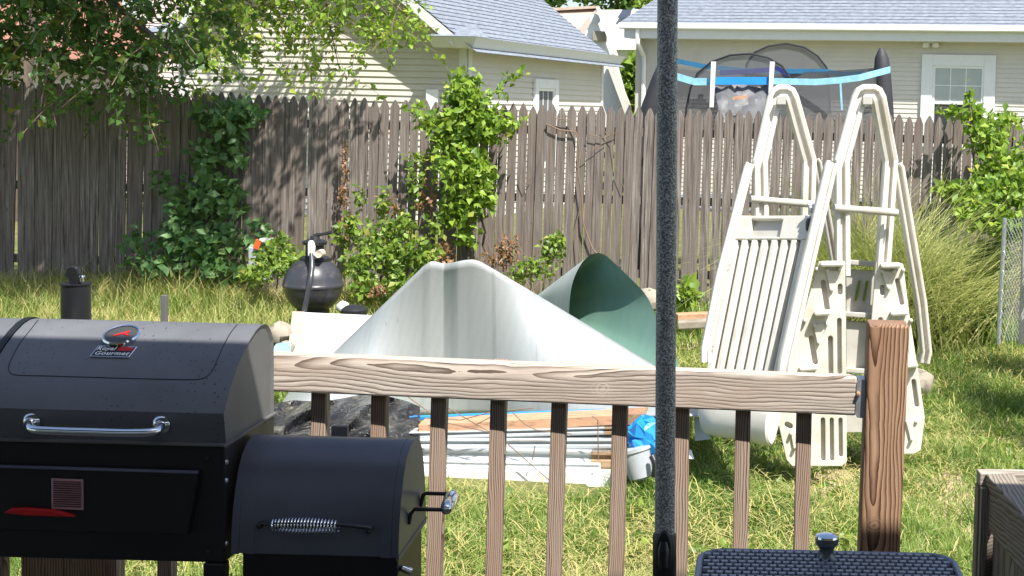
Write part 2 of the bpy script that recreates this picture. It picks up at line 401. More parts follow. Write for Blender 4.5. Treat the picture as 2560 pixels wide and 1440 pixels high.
# ================================================================ SETTING
mb = MB(); xs = [-60, -30, -15] + [i * .5 - 9 for i in range(37)] + [15, 30, 60]; ys = [-5, 0] + [3 + i * .5 for i in range(30)] + [20, 30, 50, 90, 160, 400]
mb.grid([[V3((x * (1 + max(0, y - 20) * .05), y, ground_z(x, min(y, 17)))) for x in xs] for y in ys])
g = struct(mb.build('ground', M['ground'], smooth=True))
mb = MB()
for i in range(34): mb.box((0, -2.05 + i * .146, .48), (9, .14, .038))
struct(mb.build('deck_floor', M['old_wood'], bevel=.003))

# the roof of the house the photo was taken from: out of frame, its eave shades the grill
E_Y, E_Z = 1.95, 2.93
mb = MB(); mb.hexa([V3((-9, E_Y, E_Z)), V3((9, E_Y, E_Z)), V3((9, -3.2, E_Z + 2.2)), V3((-9, -3.2, E_Z + 2.2))],
        [V3((-9, E_Y, E_Z + .14)), V3((9, E_Y, E_Z + .14)), V3((9, -3.2, E_Z + 2.34)), V3((-9, -3.2, E_Z + 2.34))])
struct(mb.build('porch_roof', M['shingle']))
mb = MB(); mb.box((0, -2.2, 1.9), (16, .15, 3.6)); struct(mb.build('porch_wall', M['siding_cream']))

# ---------------------------------------------------------------- stockade fence
FD = 11.9
def fence_top(x):
    px = CX + x / FD * F_PX
    for (a, ya), (b, yb) in zip(FT[:-1], FT[1:]):
        if px <= b or b == FT[-1][0]: return ya + (yb - ya) * (px - a) / (b - a)
FT = [(-300, 186), (0, 201), (250, 214), (469, 229), (740, 240), (1399, 263), (1525, 267), (2257, 288), (2526, 296), (2900, 310)]
fence = thing('stockade_fence', (0, FD, .15), 'long weathered grey-brown picket fence with dog-eared tops across the back of the yard', 'fence')
xpos = -8.0; cnt = 0; panel = MB()
def flush():
    global panel
    if panel.v: panel.build('picket_panel', M['fence'], fence)
    panel = MB()
while xpos < 4.2:
    w_ = random.uniform(.072, .082); gap = random.choice([.006, .008, .010, .012, .014]) if xpos > -4.2 else random.choice([.001, .002, .004])
    zt = P(CX + (xpos + w_ / 2) / FD * F_PX, fence_top(xpos + w_ / 2), FD).z + random.gauss(0, .009)
    zb = ground_z(xpos, FD) - .02; y0 = FD + random.gauss(0, .007); th = .02; lean = -.018 * (zt - zb) + random.gauss(0, .010)
    tipw = w_ * .16; panel.rv = random.random(); k = .075 + random.gauss(0, .006)
    def q(x, z): return V3((xpos + x - lean * (zt - z) / (zt - zb) * -1 * 1.0, y0, z))
    poly = [q(0, zb), q(w_, zb), q(w_, zt - k), q(w_ * .5 + tipw, zt - .012), q(w_ * .5, zt), q(w_ * .5 - tipw, zt - .012), q(0, zt - k)]
    panel.prism(poly, (random.gauss(0, .002), th, 0))
    xpos += w_ + gap; cnt += 1
    if cnt % 28 == 0: flush()
flush()
for z in (.5, 1.15, 1.75):
    mb = MB(); mb.box((-2, FD + .055, z), (12.6, .055, .07)); mb.rv = .3; mb.build('back_rail', M['fence'], fence)
for x in np.arange(-7.4, 4, 2.4):
    mb = MB(); mb.box((x, FD + .13, 1.0), (.09, .09, 1.8)); mb.build('fence_post', M['fence'], fence)

# ---------------------------------------------------------------- lapped boards / shingle courses
def laps(o, u, v, n, nc, expo, lim, thick, mbx=None):
    """courses along u stacked along v, lower edge standing out along n; lim(h) -> (u0, u1)"""
    mbx = mbx or MB(); o, u, v, n = V3(o), V3(u), V3(v), V3(n)
    for i in range(nc):
        h0, h1 = i * expo, (i + 1) * expo; a0, b0 = lim(h0); a1, b1 = lim(h1)
        if b0 - a0 < .02: continue
        A = o + u * a0 + v * h0; B = o + u * b0 + v * h0; Cc = o + u * b1 + v * h1; Dd = o + u * a1 + v * h1
        mbx.rv = random.random()
        mbx.quad(A + n * thick, B + n * thick, Cc, Dd); mbx.quad(A, B, B + n * thick, A + n * thick)
    return mbx

def window(parent, o, u, n, wdt, hgt, trim, frame_m, cols, rows, lower_dark=True, sash=True):
    """window on a wall: o lower-left corner of the trim, u along wall, n outwards"""
    o, u, n = V3(o), V3(u), V3(n); z = V3((0, 0, 1)); f = MB()
    def bx(a0, a1, h0, h1, d0, d1, mbx): mbx.hexa([o + u * a + z * h + n * d0 for a, h in ((a0, h0), (a1, h0), (a1, h1), (a0, h1))], [o + u * a + z * h + n * d1 for a, h in ((a0, h0), (a1, h0), (a1, h1), (a0, h1))])
    bx(0, trim, 0, hgt, .001, .05, f); bx(wdt - trim, wdt, 0, hgt, .001, .05, f); bx(trim, wdt - trim, hgt - trim, hgt, .001, .05, f); bx(trim, wdt - trim, 0, trim * .7, .001, .05, f)
    s = trim + .05
    bx(trim, s, trim * .7, hgt - trim, .001, .03, f); bx(wdt - s, wdt - trim, trim * .7, hgt - trim, .001, .03, f); bx(s, wdt - s, hgt - trim - .05, hgt - trim, .001, .03, f)
    win = f.build('window', frame_m, parent, bevel=.004)
    mid = (trim * .7 + hgt - trim) / 2
    p = MB(); bx(s, wdt - s, mid, hgt - s, .002, .008, p); p.build('upper_pane', M['glass_pale'] if lower_dark else M['curtain'], win)
    p = MB(); bx(s, wdt - s, trim * .7, mid, .002, .006, p); p.build('lower_pane', M['glass_dark'] if lower_dark else M['curtain'], win)
    p = MB()
    if sash: bx(s, wdt - s, mid - .03, mid + .03, .009, .024, p)
    for i in range(1, cols): a = s + (wdt - 2 * s) * i / cols; bx(a - .009, a + .009, mid + .03, hgt - s, .009, .016, p)
    for i in range(1, rows): h = mid + (hgt - s - mid) * i / rows; bx(s, wdt - s, h - .009, h + .009, .0165, .0175, p)
    p.build('muntin', frame_m, win); return win

# ---------------------------------------------------------------- garage (left house)
YAW = math.atan(745 / F_PX); du = V3((math.sin(YAW), math.cos(YAW), 0)); dv = V3((-math.cos(YAW), math.sin(YAW), 0)); ZZ = V3((0, 0, 1))
GD = 20.0; cor = P(1167, 118, GD); ez = cor.z; c0 = V3((cor.x, cor.y, .1))
def along(d, px):                                   # length along d from c0 to the column px at eye level
    lo, hi = 0, 40
    for _ in range(50):
        m = (lo + hi) / 2; p = c0 + d * m; x = CX + p.x / p.y * F_PX
        if (x < px) == (d is du): lo = m
        else: hi = m
    return lo
Wv, Lu = along(dv, 447), along(du, 1500)
gar = thing('garage', c0 + du * Lu / 2 + dv * Wv / 2, 'tan clapboard garage with grey gable roof and small window, behind the fence', 'garage')
zb = .1; H = ez - zb; pitch = .76; ex = .092
nc = int((H + Wv / 2 * pitch) / ex) + 1
front = laps(c0, dv, ZZ, -du, nc, ex, lambda h: (max(0, (h - H) / pitch), min(Wv, Wv - (h - H) / pitch)) if h > H else (0, Wv), .019)
front.build('gable_wall', M['siding_tan'], gar)
laps(c0, du, ZZ, -dv, int(H / ex) + 1, ex, lambda h: (0, Lu), .018).build('side_wall', M['siding_cream'], gar)
mb = MB(); mb.quad(c0 + dv * Wv, c0 + dv * Wv + du * Lu, c0 + dv * Wv + du * Lu + ZZ * H, c0 + dv * Wv + ZZ * H); mb.quad(c0 + du * Lu, c0 + du * Lu + dv * Wv, c0 + du * Lu + dv * Wv + ZZ * H, c0 + du * Lu + ZZ * H)
mb.build('rear_wall', M['siding_tan'], gar)
mb = MB()
for p, sz in ((c0 - du * .012 + dv * .05, (.11, .035, H)), (c0 + dv * (Wv - .05) - du * .012, (.11, .035, H)), (c0 - dv * .012 + du * .07, (.035, .11, H)), (c0 - dv * .012 + du * (Lu - .06), (.035, .11, H))):
    mb = MB(); mb.box(p + ZZ * H / 2, sz, Matrix.Rotation(-YAW, 3, 'Z')); mb.build('corner_board', M['grey_trim'], gar)
# roof: right and left slopes overhanging the gable and the side
oh, ohs = .42, .34
def roofpt(u_, v_, lift=0): return c0 + du * u_ + dv * v_ + ZZ * (H + min(v_, Wv - v_) * pitch + lift)
sl = math.hypot(1, pitch); up_r = (dv + ZZ * pitch) / sl; n_r = (ZZ - dv * pitch) / sl
up_l = (-dv + ZZ * pitch) / sl; n_l = (ZZ + dv * pitch) / sl
rl = (Wv / 2 + ohs) * sl; nr = int(rl / .115) + 1; rex = rl / nr
rf = laps(c0 + dv * -ohs + ZZ * (H + .17 - ohs * pitch), du, up_r, n_r, nr, rex, lambda h: (-oh, Lu + .3), .012)
laps(c0 + dv * (Wv + ohs) + ZZ * (H + .17 - ohs * pitch), du, up_l, n_l, nr, rex, lambda h: (-oh, Lu + .3), .012, rf)
rf.build('roof', M['shingle'], gar)
# rake soffits and fascia of the gable end
mb = MB()
for s in (0, 1):
    fl = (lambda v_: v_) if not s else (lambda v_: Wv - v_)
    a, b = .02, Wv / 2
    A0 = lambda u_, v_, l: c0 + du * u_ + dv * fl(v_) + ZZ * (H + v_ * pitch + l)
    mb.hexa([A0(-oh, a, -.02), A0(-.014, a, -.02), A0(-.014, b, -.02), A0(-oh, b, -.02)], [A0(-oh, a, .15), A0(-.014, a, .15), A0(-.014, b, .15), A0(-oh, b, .15)])
mb.build('rake_soffit', M['grey_trim'], gar)
# eave box along the side wall and the returns at the gable corners
mb = MB()
def eavebox(v0, v1, u0, u1, z0, z1, inset=.1):
    B = [c0 + du * a + dv * b + ZZ * (H + z0) for a, b in ((u0 + inset, v0 + inset), (u1, v0 + inset), (u1, v1), (u0 + inset, v1))]
    T = [c0 + du * a + dv * b + ZZ * (H + z1) for a, b in ((u0, v0), (u1, v0), (u1, v1), (u0, v1))]
    mb.hexa(B, T)
eavebox(-ohs - .02, -.002, -oh - .05, Lu + .28, -.02, .13)
mb.build('eave', M['grey_trim'], gar)
for s in (0, 1):
    mb = MB(); sg = 1 if not s else -1; base = 0 if not s else Wv
    v0, v1 = (base + .001 * sg, base + .42 * sg)
    Bq = [c0 + du * a + dv * b + ZZ * (H - .02) for a, b in ((-oh + .06, v0), (-.002, v0), (-.002, v1 - .06 * sg), (-oh + .06, v1 - .06 * sg))]
    Tq = [c0 + du * a + dv * b + ZZ * (H + .13) for a, b in ((-oh - .045, v0), (-.002, v0), (-.002, v1), (-oh - .045, v1))]
    mb.hexa(Bq, Tq); mb.build('eave_return', M['grey_trim'], gar)
    mb = MB(); q = [c0 + du * a + dv * b + ZZ * (H + .135) for a, b in ((-oh - .06, base - .36 * sg), (-oh - .06, v1 + .02 * sg), (-.004, v1 + .02 * sg), (-.004, base - .36 * sg))]
    ap = c0 + du * -.004 + dv * (base - .1 * sg) + ZZ * (H + .33); mb.add(q + [ap], [(0, 1, 4), (1, 2, 4), (3, 0, 4), (2, 3, 4)])
    mb.build('return_roof', M['shingle'], gar)
# side window behind the pickets
wl = along(du, 1326); wr = along(du, 1384); wo = c0 + du * wl - dv * .014; zt = P(1350, 198, (c0 + du * (wl + wr) / 2).y).z
window(gar, V3((wo.x, wo.y, zt - 1.5)), du, -dv, wr - wl, 1.5, .15, M['white_paint'], 3, 1, False, False)
mb = MB(); p = along(dv, 1082); q = c0 + dv * p - du * .06; mb.box((q.x, q.y, P(1082, 224, q.y).z - .5), (.17, .1, 1.0)); mb.build('vent_box', M['white_paint'], gar)

# ---------------------------------------------------------------- house at right
RD = 26.0; YR = math.radians(16); ru = V3((math.cos(YR), -math.sin(YR), 0)); rn = V3((-math.sin(YR), -math.cos(YR), 0))
rc = P(1602, 110, RD + 1.6); r0 = V3((rc.x, rc.y, .1)); RL = 9.0
hse = thing('house', r0 + ru * RL / 2 - rn * 3, 'long tan-sided house with blue-grey roof, white gutter and white-trimmed window at right', 'house')
Hh = P(1602, 97, rc.y).z - .1
laps(r0, ru, ZZ, rn, int(Hh / .088) + 1, .088, lambda h: (0, RL), .012).build('wall', M['siding_tan'], hse)
mb = MB(); mb.quad(r0, r0 - rn * 7, r0 - rn * 7 + ZZ * Hh, r0 + ZZ * Hh); mb.add([r0 + ZZ * Hh, r0 - rn * 7 + ZZ * Hh, r0 - rn * 3.5 + ZZ * (Hh + 1.7)], [(0, 1, 2)]); mb.build('end_wall', M['siding_cream'], hse)
def rbox(mbx, a0, a1, d0, d1, h0, h1): mbx.hexa([r0 + ru * a + rn * d0 + ZZ * h for a, h in ((a0, h0), (a1, h0), (a1, h1), (a0, h1))], [r0 + ru * a + rn * d1 + ZZ * h for a, h in ((a0, h0), (a1, h0), (a1, h1), (a0, h1))])
mb = MB(); rbox(mb, -.2, RL, .002, .42, Hh - .005, Hh + .2); mb.build('fascia', M['grey_trim'], hse)
mb = MB(); sec = [(0, 0), (.0, .09), (.02, .12), (.11, .12), (.12, .1), (.12, 0)]
mb.prism([r0 + ru * -.27 + rn * (.422 + d) + ZZ * (Hh + .17 + h) for h, d in sec], ru * (RL + .2)); mb.build('gutter', M['white_paint'], hse)
mb = MB(); a = .10; mb.tube([r0 + ru * a + rn * .47 + ZZ * (Hh + .17), r0 + ru * a + rn * .44 + ZZ * (Hh - .1), r0 + ru * a + rn * .09 + ZZ * (Hh - .35), r0 + ru * a + rn * .06 + ZZ * (Hh - .5), r0 + ru * a + rn * .06 + ZZ * .1], .05, 6); mb.build('downspout', M['white_paint'], hse)
mb = MB(); rbox(mb, -.09, .04, .001, .03, 0, Hh - .01); mb.build('corner_board', M['siding_cream'], hse)
pr = .62; s2 = math.hypot(1, pr); nrr = 36
laps(r0 + rn * .5 + ZZ * (Hh + .26), ru, (-rn + ZZ * pr) / s2, (ZZ + rn * pr) / s2, nrr, .13, lambda h: (-.32 + h * .42, RL), .01).build('roof', M['shingle'], hse)
def ralong(px):
    lo, hi = 0, 20
    for _ in range(50):
        m = (lo + hi) / 2; p = r0 + ru * m
        if CX + p.x / p.y * F_PX < px: lo = m
        else: hi = m
    return lo
wl, wr = ralong(2296), ralong(2480); wo = r0 + ru * wl + rn * .013; pt = P(2390, 137, (r0 + ru * (wl + wr) / 2).y).z
window(hse, V3((wo.x, wo.y, pt - 1.75)), ru, rn, wr - wl, 1.75, .21, M['white_paint'], 3, 2)
mb = MB(); a = ralong(2318)
for d in (-.09, .09): mb.lathe(r0 + ru * (a + d) + rn * .1 + ZZ * (Hh - .05), [(.02, .05), (.06, .03), (.075, -.04), (.04, -.06)], 12)
mb.box(r0 + ru * a + rn * .08 + ZZ * (Hh - .01), (.16, .06, .04)); mb.build('flood_light', M['white_paint'], hse)

# ---------------------------------------------------------------- far houses between
fh = thing('house', P(1440, 260, 38) * 1, 'distant house with tan shingle roof and small white gable above the garage roof', 'house')
def quadp(pts, D, m, name, par, th=.2):
    mb = MB(); mb.prism([P(x, y, d if d else D) for x, y, d in [(q + (0,))[:3] for q in pts]], (0, th, 0)); return mb.build(name, m, par)
quadp([(1390, 20, 40), (1494, 16, 40), (1462, 92, 37), (1380, 150, 37), (1330, 60, 38.5)], 38, M['shingle_tan'], 'roof', fh, .25)
quadp([(1493, 26), (1530, 108), (1520, 300), (1455, 300), (1458, 92)], 36.8, M['white_paint'], 'gable_wall', fh, .3)
quadp([(1489, 18), (1497, 18), (1544, 140), (1536, 142)], 36.4, M['shingle_pale'], 'rake_board', fh, .25)
quadp([(1372, 20), (1497, 14), (1497, 20), (1370, 27)], 39.6, M['shingle_tan'], 'ridge_cap', fh, .3)
mb = MB(); mb.lathe(P(1488, 48, 36.7), [(.01, .02), (.14, .02), (.15, -.02), (.01, -.03)], 10, (0, 1, 0)); mb.build('gable_vent', M['grey_trim'], fh)
mb = MB(); b_ = P(1500, 90, 36.7); mb.box(b_, (.35, .2, .25)); mb.build('chimney_block', M['stone'], fh)
f2 = thing('house', P(1600, 260, 44), 'distant pale-roofed house with a dark skylight, left of the canopy pole', 'house')
quadp([(1480, 25, 48), (1760, 22, 48), (1720, 118, 44), (1525, 118, 44)], 46, M['shingle_pale'], 'roof', f2, .3)
quadp([(1516, 117), (1700, 117), (1700, 124), (1520, 124)], 43.7, M['white_paint'], 'gutter', f2, .2)
quadp([(1520, 124), (1700, 124), (1700, 300), (1500, 300)], 44.4, M['grey_trim'], 'wall', f2, .3)
quadp([(1556, 24, 47.2), (1580, 24, 47.2), (1574, 44, 46.2), (1543, 44, 46.2)], 46, M['glass_dark'], 'skylight', f2, .15)
mb = MB(); mb.tube([P(1538, 104, 43.4), P(1539, 84, 43.4)], .06, 8); mb.build('roof_pipe', M['white_paint'], f2)
f3 = thing('shed', P(1540, 280, 30), 'bright white gabled shed with pale shingle roof edge, between garage and house', 'shed')
quadp([(1495, 160), (1540, 160), (1568, 262), (1572, 330), (1490, 330)], 30, M['white_paint'], 'wall', f3, .4)
quadp([(1516, 160, 29.7), (1534, 160, 29.7), (1576, 268, 29.7), (1574, 320, 29.7), (1556, 268, 29.7)], 29.7, M['shingle_pale'], 'roof', f3, .25)
f4 = thing('house', P(150, 300, 24), 'house with red-brown shingle roof and white siding, behind the leaves at left', 'house')
mb = MB(); mb.prism([P(x, y, d) for x, y, d in ((-120, 140, 22), (400, 152, 22), (300, 20, 24), (250, -60, 25.2), (-120, -60, 25.2))], (0, .2, 0)); mb.build('roof', M['shingle_red'], f4)
quadp([(-120, 141), (398, 153), (398, 176), (-120, 166)], 22.2, M['white_paint'], 'fascia', f4, .15)
a = P(-120, 320, 22.6); b = P(400, 320, 22.6); laps((a.x, a.y, .3), (1, 0, 0), ZZ, (0, -1, 0), 22, .1, lambda h: (0, b.x - a.x), .014).build('wall', M['siding_pink'], f4)
f5 = thing('house', P(410, 300, 27), 'pinkish-white sided house wall seen between red roof and garage', 'house')
a = P(340, 320, 28); b = P(470, 320, 28); laps((a.x, a.y, .3), (1, 0, 0), ZZ, (0, -1, 0), 42, .1, lambda h: (0, b.x - a.x), .014).build('wall', M['siding_pink'], f5)

# ================================================================ PLANTS
def plant(name, label, cat, blobs, m, leaf, stems=(), stem_m=None, up=.4, group=None, extra=(), part='foliage', hang=.0, face=(0, -.5, .1)):
    base = P(blobs[0][0], blobs[0][1], blobs[0][2]); base = V3((base.x, base.y, ground_z(base.x, base.y)))
    root = thing(name, base, label, cat, group)
    Ls = []
    for b in blobs:
        pts = blob_pts(*b[:6]); Ls.append(leaves_np(pts, leaf * (b[6] if len(b) > 6 else 1), up, .62, hang, face))
    for s_ in extra: Ls.append(s_)
    V, T, R = merge(Ls); np_mesh(part, V, T, R, m, root)
    if stems:
        mb = MB()
        for st in stems:
            pts = [V3(p) for p in st[0]]; r = st[1]
            fine = []
            for a_, b_ in zip(pts[:-1], pts[1:]):
                for k in range(4): fine.append(a_.lerp(b_, k / 4) + V3((random.gauss(0, r), random.gauss(0, r * .5), random.gauss(0, r))))
            fine.append(pts[-1]); mb.tube(fine, [r * (1 - .7 * i / len(fine)) for i in range(len(fine))], 6)
        mb.build('stem', stem_m or M['bark'], root, smooth=True)
    return root
D1 = 11.72
# ivy on the left part of the fence
plant('ivy', 'dense dark-green ivy climbing the shaded left part of the picket fence', 'ivy',
      [(560, 300, D1, 60, 50, 130), (510, 280, D1, 45, 28, 60), (610, 280, D1, 60, 30, 80), (530, 390, D1, 55, 60, 130), (590, 370, D1, 30, 50, 60), (470, 500, D1, 55, 60, 150), (560, 500, D1, 60, 70, 180),
       (530, 610, 11.6, 80, 60, 210), (440, 590, 11.6, 55, 60, 110), (340, 600, 11.6, 40, 45, 36), (620, 600, 11.6, 35, 40, 45), (380, 665, 11.5, 80, 35, 100), (540, 675, 11.5, 85, 35, 130), (410, 450, D1, 22, 40, 26), (650, 570, 11.6, 26, 18, 18)],
      M['leaf_ivy'], .095, [([P(500, 720, 11.7), P(520, 560, 11.8), P(560, 280, 11.8)], .015), ([P(440, 720, 11.7), P(470, 500, 11.8)], .012)], up=.2, hang=.6, face=(.3, -1.0, .4))
plant('climbing_vine', 'bright green leafy vine rising above the fence in the middle', 'vine',
      [(1180, 300, 11.6, 75, 65, 560), (1160, 235, 11.6, 55, 45, 260), (1150, 195, 11.65, 14, 35, 40), (1190, 205, 11.65, 10, 30, 26), (1130, 330, 11.6, 80, 50, 340), (1230, 320, 11.6, 60, 40, 200), (1150, 420, 11.5, 70, 70, 420),
       (1200, 440, 11.5, 45, 60, 220), (1150, 520, 11.5, 55, 50, 260), (1210, 500, 11.5, 35, 40, 110), (1170, 590, 11.5, 30, 30, 70), (1075, 300, 11.6, 45, 22, 40), (1040, 270, 11.6, 30, 14, 16), (1285, 305, 11.6, 30, 14, 26), (1240, 230, 11.65, 40, 12, 18), (1290, 185, 11.7, 28, 14, 14), (1270, 200, 11.7, 14, 10, 6)],
      M['leaf_sun'], .075, [([P(1170, 720, 11.6), P(1175, 600, 11.6), P(1150, 420, 11.65), P(1160, 200, 11.65)], .02), ([P(1215, 640, 11.6), P(1200, 520, 11.6), P(1190, 380, 11.6)], .014), ([P(1090, 700, 11.5), P(1110, 560, 11.5), P(1130, 480, 11.5)], .012), ([P(1190, 260, 11.6), P(1250, 225, 11.7), P(1300, 170, 11.7)], .006)])
plant('shrub', 'yellow-green leafy bush under the vine, behind the pool wall sheet', 'shrub',
      [(960, 510, 11.45, 18, 50, 70), (1000, 570, 11.4, 45, 45, 150), (1040, 470, 11.5, 30, 60, 90), (1045, 395, 11.55, 40, 16, 50), (940, 600, 11.3, 55, 55, 200), (880, 570, 11.4, 20, 50, 100), (990, 645, 11.2, 75, 45, 320), (900, 665, 11.1, 45, 45, 200), (1060, 630, 11.2, 55, 45, 180), (930, 725, 11.0, 60, 30, 180), (1090, 560, 11.4, 28, 40, 50), (850, 590, 11.5, 14, 40, 50), (900, 500, 11.6, 14, 40, 36), (1010, 700, 11.0, 50, 30, 110)],
      M['leaf_mid'], .062, [([P(950, 760, 11.3), P(960, 600, 11.4), P(1040, 400, 11.6)], .012), ([P(920, 760, 11.3), P(900, 600, 11.4)], .01), ([P(1000, 760, 11.3), P(1070, 480, 11.55)], .012)])
plant('dead_vine', 'brown withered vine stalk hanging on the fence above the round tank', 'dead vine',
      [(862, 420, 11.75, 9, 60, 60, .7), (858, 490, 11.75, 14, 40, 60, .7), (868, 560, 11.7, 22, 40, 60, .7), (864, 365, 11.75, 6, 20, 14, .6)], M['leaf_dry'], .055, [([P(864, 650, 11.75), P(860, 480, 11.8), P(868, 350, 11.8)], .012)], M['twig'], hang=1)
plant('shrub', 'small pale green bush at the fence foot beside the peaked grey sheet', 'shrub',
      [(1380, 625, 11.4, 35, 40, 170, .9), (1340, 670, 11.3, 55, 35, 200, .8), (1300, 690, 11.3, 40, 30, 110, .8), (1390, 600, 11.4, 22, 22, 60)], M['leaf_mid'], .055, [([P(1350, 760, 11.4), P(1380, 600, 11.4)], .008)])
plant('dead_weed', 'tangle of brown dry weed stems by the fence foot in the middle', 'weeds',
      [(1270, 620, 11.5, 35, 45, 110), (1240, 650, 11.5, 40, 30, 80), (1110, 640, 11.4, 30, 45, 90), (1070, 500, 11.5, 26, 60, 90), (985, 520, 11.4, 12, 30, 26), (940, 730, 10.9, 30, 20, 50)], M['leaf_dry'], .045, [([P(1260 + i * 13, 740, 11.5), P(1230 + i * 17 + random.uniform(-20, 20), 640, 11.5), P(1215 + i * 20 + random.uniform(-30, 30), 560 + i * 6, 11.5)], .005) for i in range(6)], M['twig'])
plant('shrub', 'low yellow-green bush left of the round black tank', 'shrub',
      [(700, 640, 11.2, 60, 35, 280), (660, 660, 11.1, 40, 35, 150), (730, 670, 10.9, 45, 30, 150), (640, 690, 10.9, 45, 25, 110), (700, 600, 11.3, 30, 14, 50)], M['leaf_mid'], .06, [([P(690, 740, 11.2), P(700, 620, 11.3)], .008)])
plant('sapling', 'small sapling with broad light green leaves beside the canopy pole', 'sapling',
      [(1718, 735, 11.0, 26, 14, 16), (1712, 755, 11.0, 28, 16, 16), (1735, 745, 11.0, 18, 10, 9), (1715, 718, 11.0, 14, 6, 6)], M['leaf_sun'], .12, [([P(1716, 805, 11), P(1716, 720, 11)], .007)], M['stem'])
plant('climbing_vine', 'thick green vine over the right end of the fence beside the chain-link', 'vine',
      [(2470, 345, 11.5, 55, 60, 340), (2440, 300, 11.6, 35, 40, 120), (2425, 250, 11.65, 10, 55, 26), (2380, 280, 11.65, 50, 14, 36), (2500, 420, 11.3, 70, 50, 330), (2470, 480, 11.0, 90, 40, 330), (2400, 480, 11.2, 70, 25, 150), (2540, 470, 10.6, 60, 60, 330), (2480, 540, 10.6, 80, 50, 360), (2420, 520, 10.9, 50, 30, 120), (2520, 300, 11.6, 40, 30, 70), (2530, 560, 10.4, 50, 40, 180), (2580, 400, 11, 60, 90, 260), (2840, 560, 8.0, 170, 170, 700, 1.3), (2790, 520, 9.2, 140, 160, 600, 1.3), (2960, 600, 7.2, 120, 120, 200, 1.3)],
      M['leaf_sun'], .075, [([P(2440, 820, 11.2), P(2450, 600, 11.3), P(2440, 400, 11.5), P(2420, 250, 11.65)], .02), ([P(2500, 820, 10.9), P(2490, 600, 11), P(2530, 450, 11)], .016), ([P(2430, 300, 11.6), P(2390, 275, 11.65), P(2340, 262, 11.65)], .005)])
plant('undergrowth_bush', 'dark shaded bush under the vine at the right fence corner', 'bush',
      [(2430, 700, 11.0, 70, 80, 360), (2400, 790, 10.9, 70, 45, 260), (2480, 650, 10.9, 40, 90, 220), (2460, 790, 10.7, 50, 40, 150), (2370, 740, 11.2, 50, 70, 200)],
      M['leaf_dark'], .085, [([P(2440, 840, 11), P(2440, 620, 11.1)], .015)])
# bare creeper on the fence right of the vine
cr = thing('bare_creeper', P(1450, 600, 11.85), 'leafless brown creeper stem curving over the fence pickets', 'creeper')
mb = MB()
for ln, r in (([(1365, 310), (1400, 325), (1440, 330), (1450, 380), (1445, 430), (1455, 500), (1458, 560), (1480, 620), (1505, 650)], .007), ([(1440, 330), (1425, 300), (1390, 296)], .004), ([(1450, 395), (1490, 370), (1520, 350)], .003), ([(1505, 320), (1530, 350), (1540, 420), (1560, 470)], .0028), ([(1330, 440), (1312, 470), (1300, 440)], .004), ([(1455, 500), (1440, 560), (1448, 640)], .004), ([(1470, 335), (1510, 345), (1545, 330)], .004)):
    mb.tube([P(x, y, 11.86) for x, y in ln], r, 6)
mb.build('stem', M['twig'], cr, smooth=True)

# ornamental grass clump
def blades(base_fn, n, len_fn, width, droop, lean=.35, seg=6):
    Vs = np.zeros((n, (seg + 1) * 2, 3)); 
    for i in range(n):
        b = base_fn(); L = len_fn(); az = random.uniform(0, 2 * math.pi); ln = min(.62, abs(random.gauss(lean, .2)))
        v = V3((math.cos(az) * ln, math.sin(az) * ln, 1)).normalized(); p = V3(b); sd = V3((-math.sin(az + 1.2), math.cos(az + 1.2), 0)); st = L / seg; dr = droop * random.uniform(.5, 1.5)
        for k in range(seg + 1):
            w_ = width * (1 - (k / seg) ** 1.5) * .5 + .0006
            Vs[i, 2 * k] = p + sd * w_; Vs[i, 2 * k + 1] = p - sd * w_
            v = (v + V3((math.cos(az) * dr * .25, math.sin(az) * dr * .25, -dr * .5 * (k + 1) / seg * 1.6))).normalized(); p = p + v * st
    q = []
    for k in range(seg): q += [[2 * k, 2 * k + 1, 2 * k + 3], [2 * k, 2 * k + 3, 2 * k + 2]]
    T = (np.arange(n)[:, None, None] * (seg + 1) * 2 + np.array(q)[None]).reshape(-1, 3)
    return Vs.reshape(-1, 3), T, np.repeat(RNG.uniform(0, 1, n), seg * 2)
gb = P(2225, 800, 10.6)
og = thing('ornamental_grass', (gb.x, gb.y, .1), 'tall fountain clump of pale yellow-green grass behind the pool ladder', 'ornamental grass')
V, T, R = blades(lambda: (gb.x + random.gauss(0, .26), gb.y + random.gauss(0, .17), .08), 3200, lambda: random.uniform(1.0, 1.7), .013, .34, .30, 8); np_mesh('blades', V, T, R, M['reed'], og)
V, T, R = blades(lambda: (gb.x + random.gauss(-.1, .3), gb.y + random.gauss(0, .12), .08), 60, lambda: random.uniform(1.2, 1.6), .008, .10, .18, 8); np_mesh('seed_stalk', V, T, R, M['reed'], og)

# ---------------------------------------------------------------- trees
def tree(root, trunk, limbs, clumps, m, leaf, n_sprigs, sprig_len, droop, lps, bark_r=.16):
    mb = MB(); mb.tube(trunk, [bark_r * (1 - .6 * i / (len(trunk) - 1)) for i in range(len(trunk))], 10); mb.build('trunk', M['bark'], root, smooth=True)
    for lm, r in limbs:
        mb = MB(); mb.tube(lm, [r * (1 - .75 * i / (len(lm) - 1)) for i in range(len(lm))], 7); mb.build('limb', M['bark'], root, smooth=True)
    tw = MB(); Ls = []
    for c, rad, n in clumps:
        for i in range(n):
            d = V3((random.gauss(0, 1), random.gauss(0, 1), random.gauss(0, 1))).normalized() * (random.random() ** .5)
            st = V3(c) + V3((d.x * rad[0], d.y * rad[1], d.z * rad[2]))
            line, pts = sprig(st, (d.x + random.gauss(0, .4), d.y + random.gauss(0, .4), random.gauss(.1, .4)), random.uniform(.6, 1.2) * sprig_len, droop, leaf, lps, leaf * .35)
            tw.tube(line[::2] + [line[-1]], .004, 4, False); Ls.append(leaves_np(pts, leaf, .5, .62, .5))
    V, T, R = merge(Ls); cr = np_mesh('crown', V, T, R, m, root); tw.build('twig', M['twig'], cr)
def K(px, py, D): return P(px, py, D)
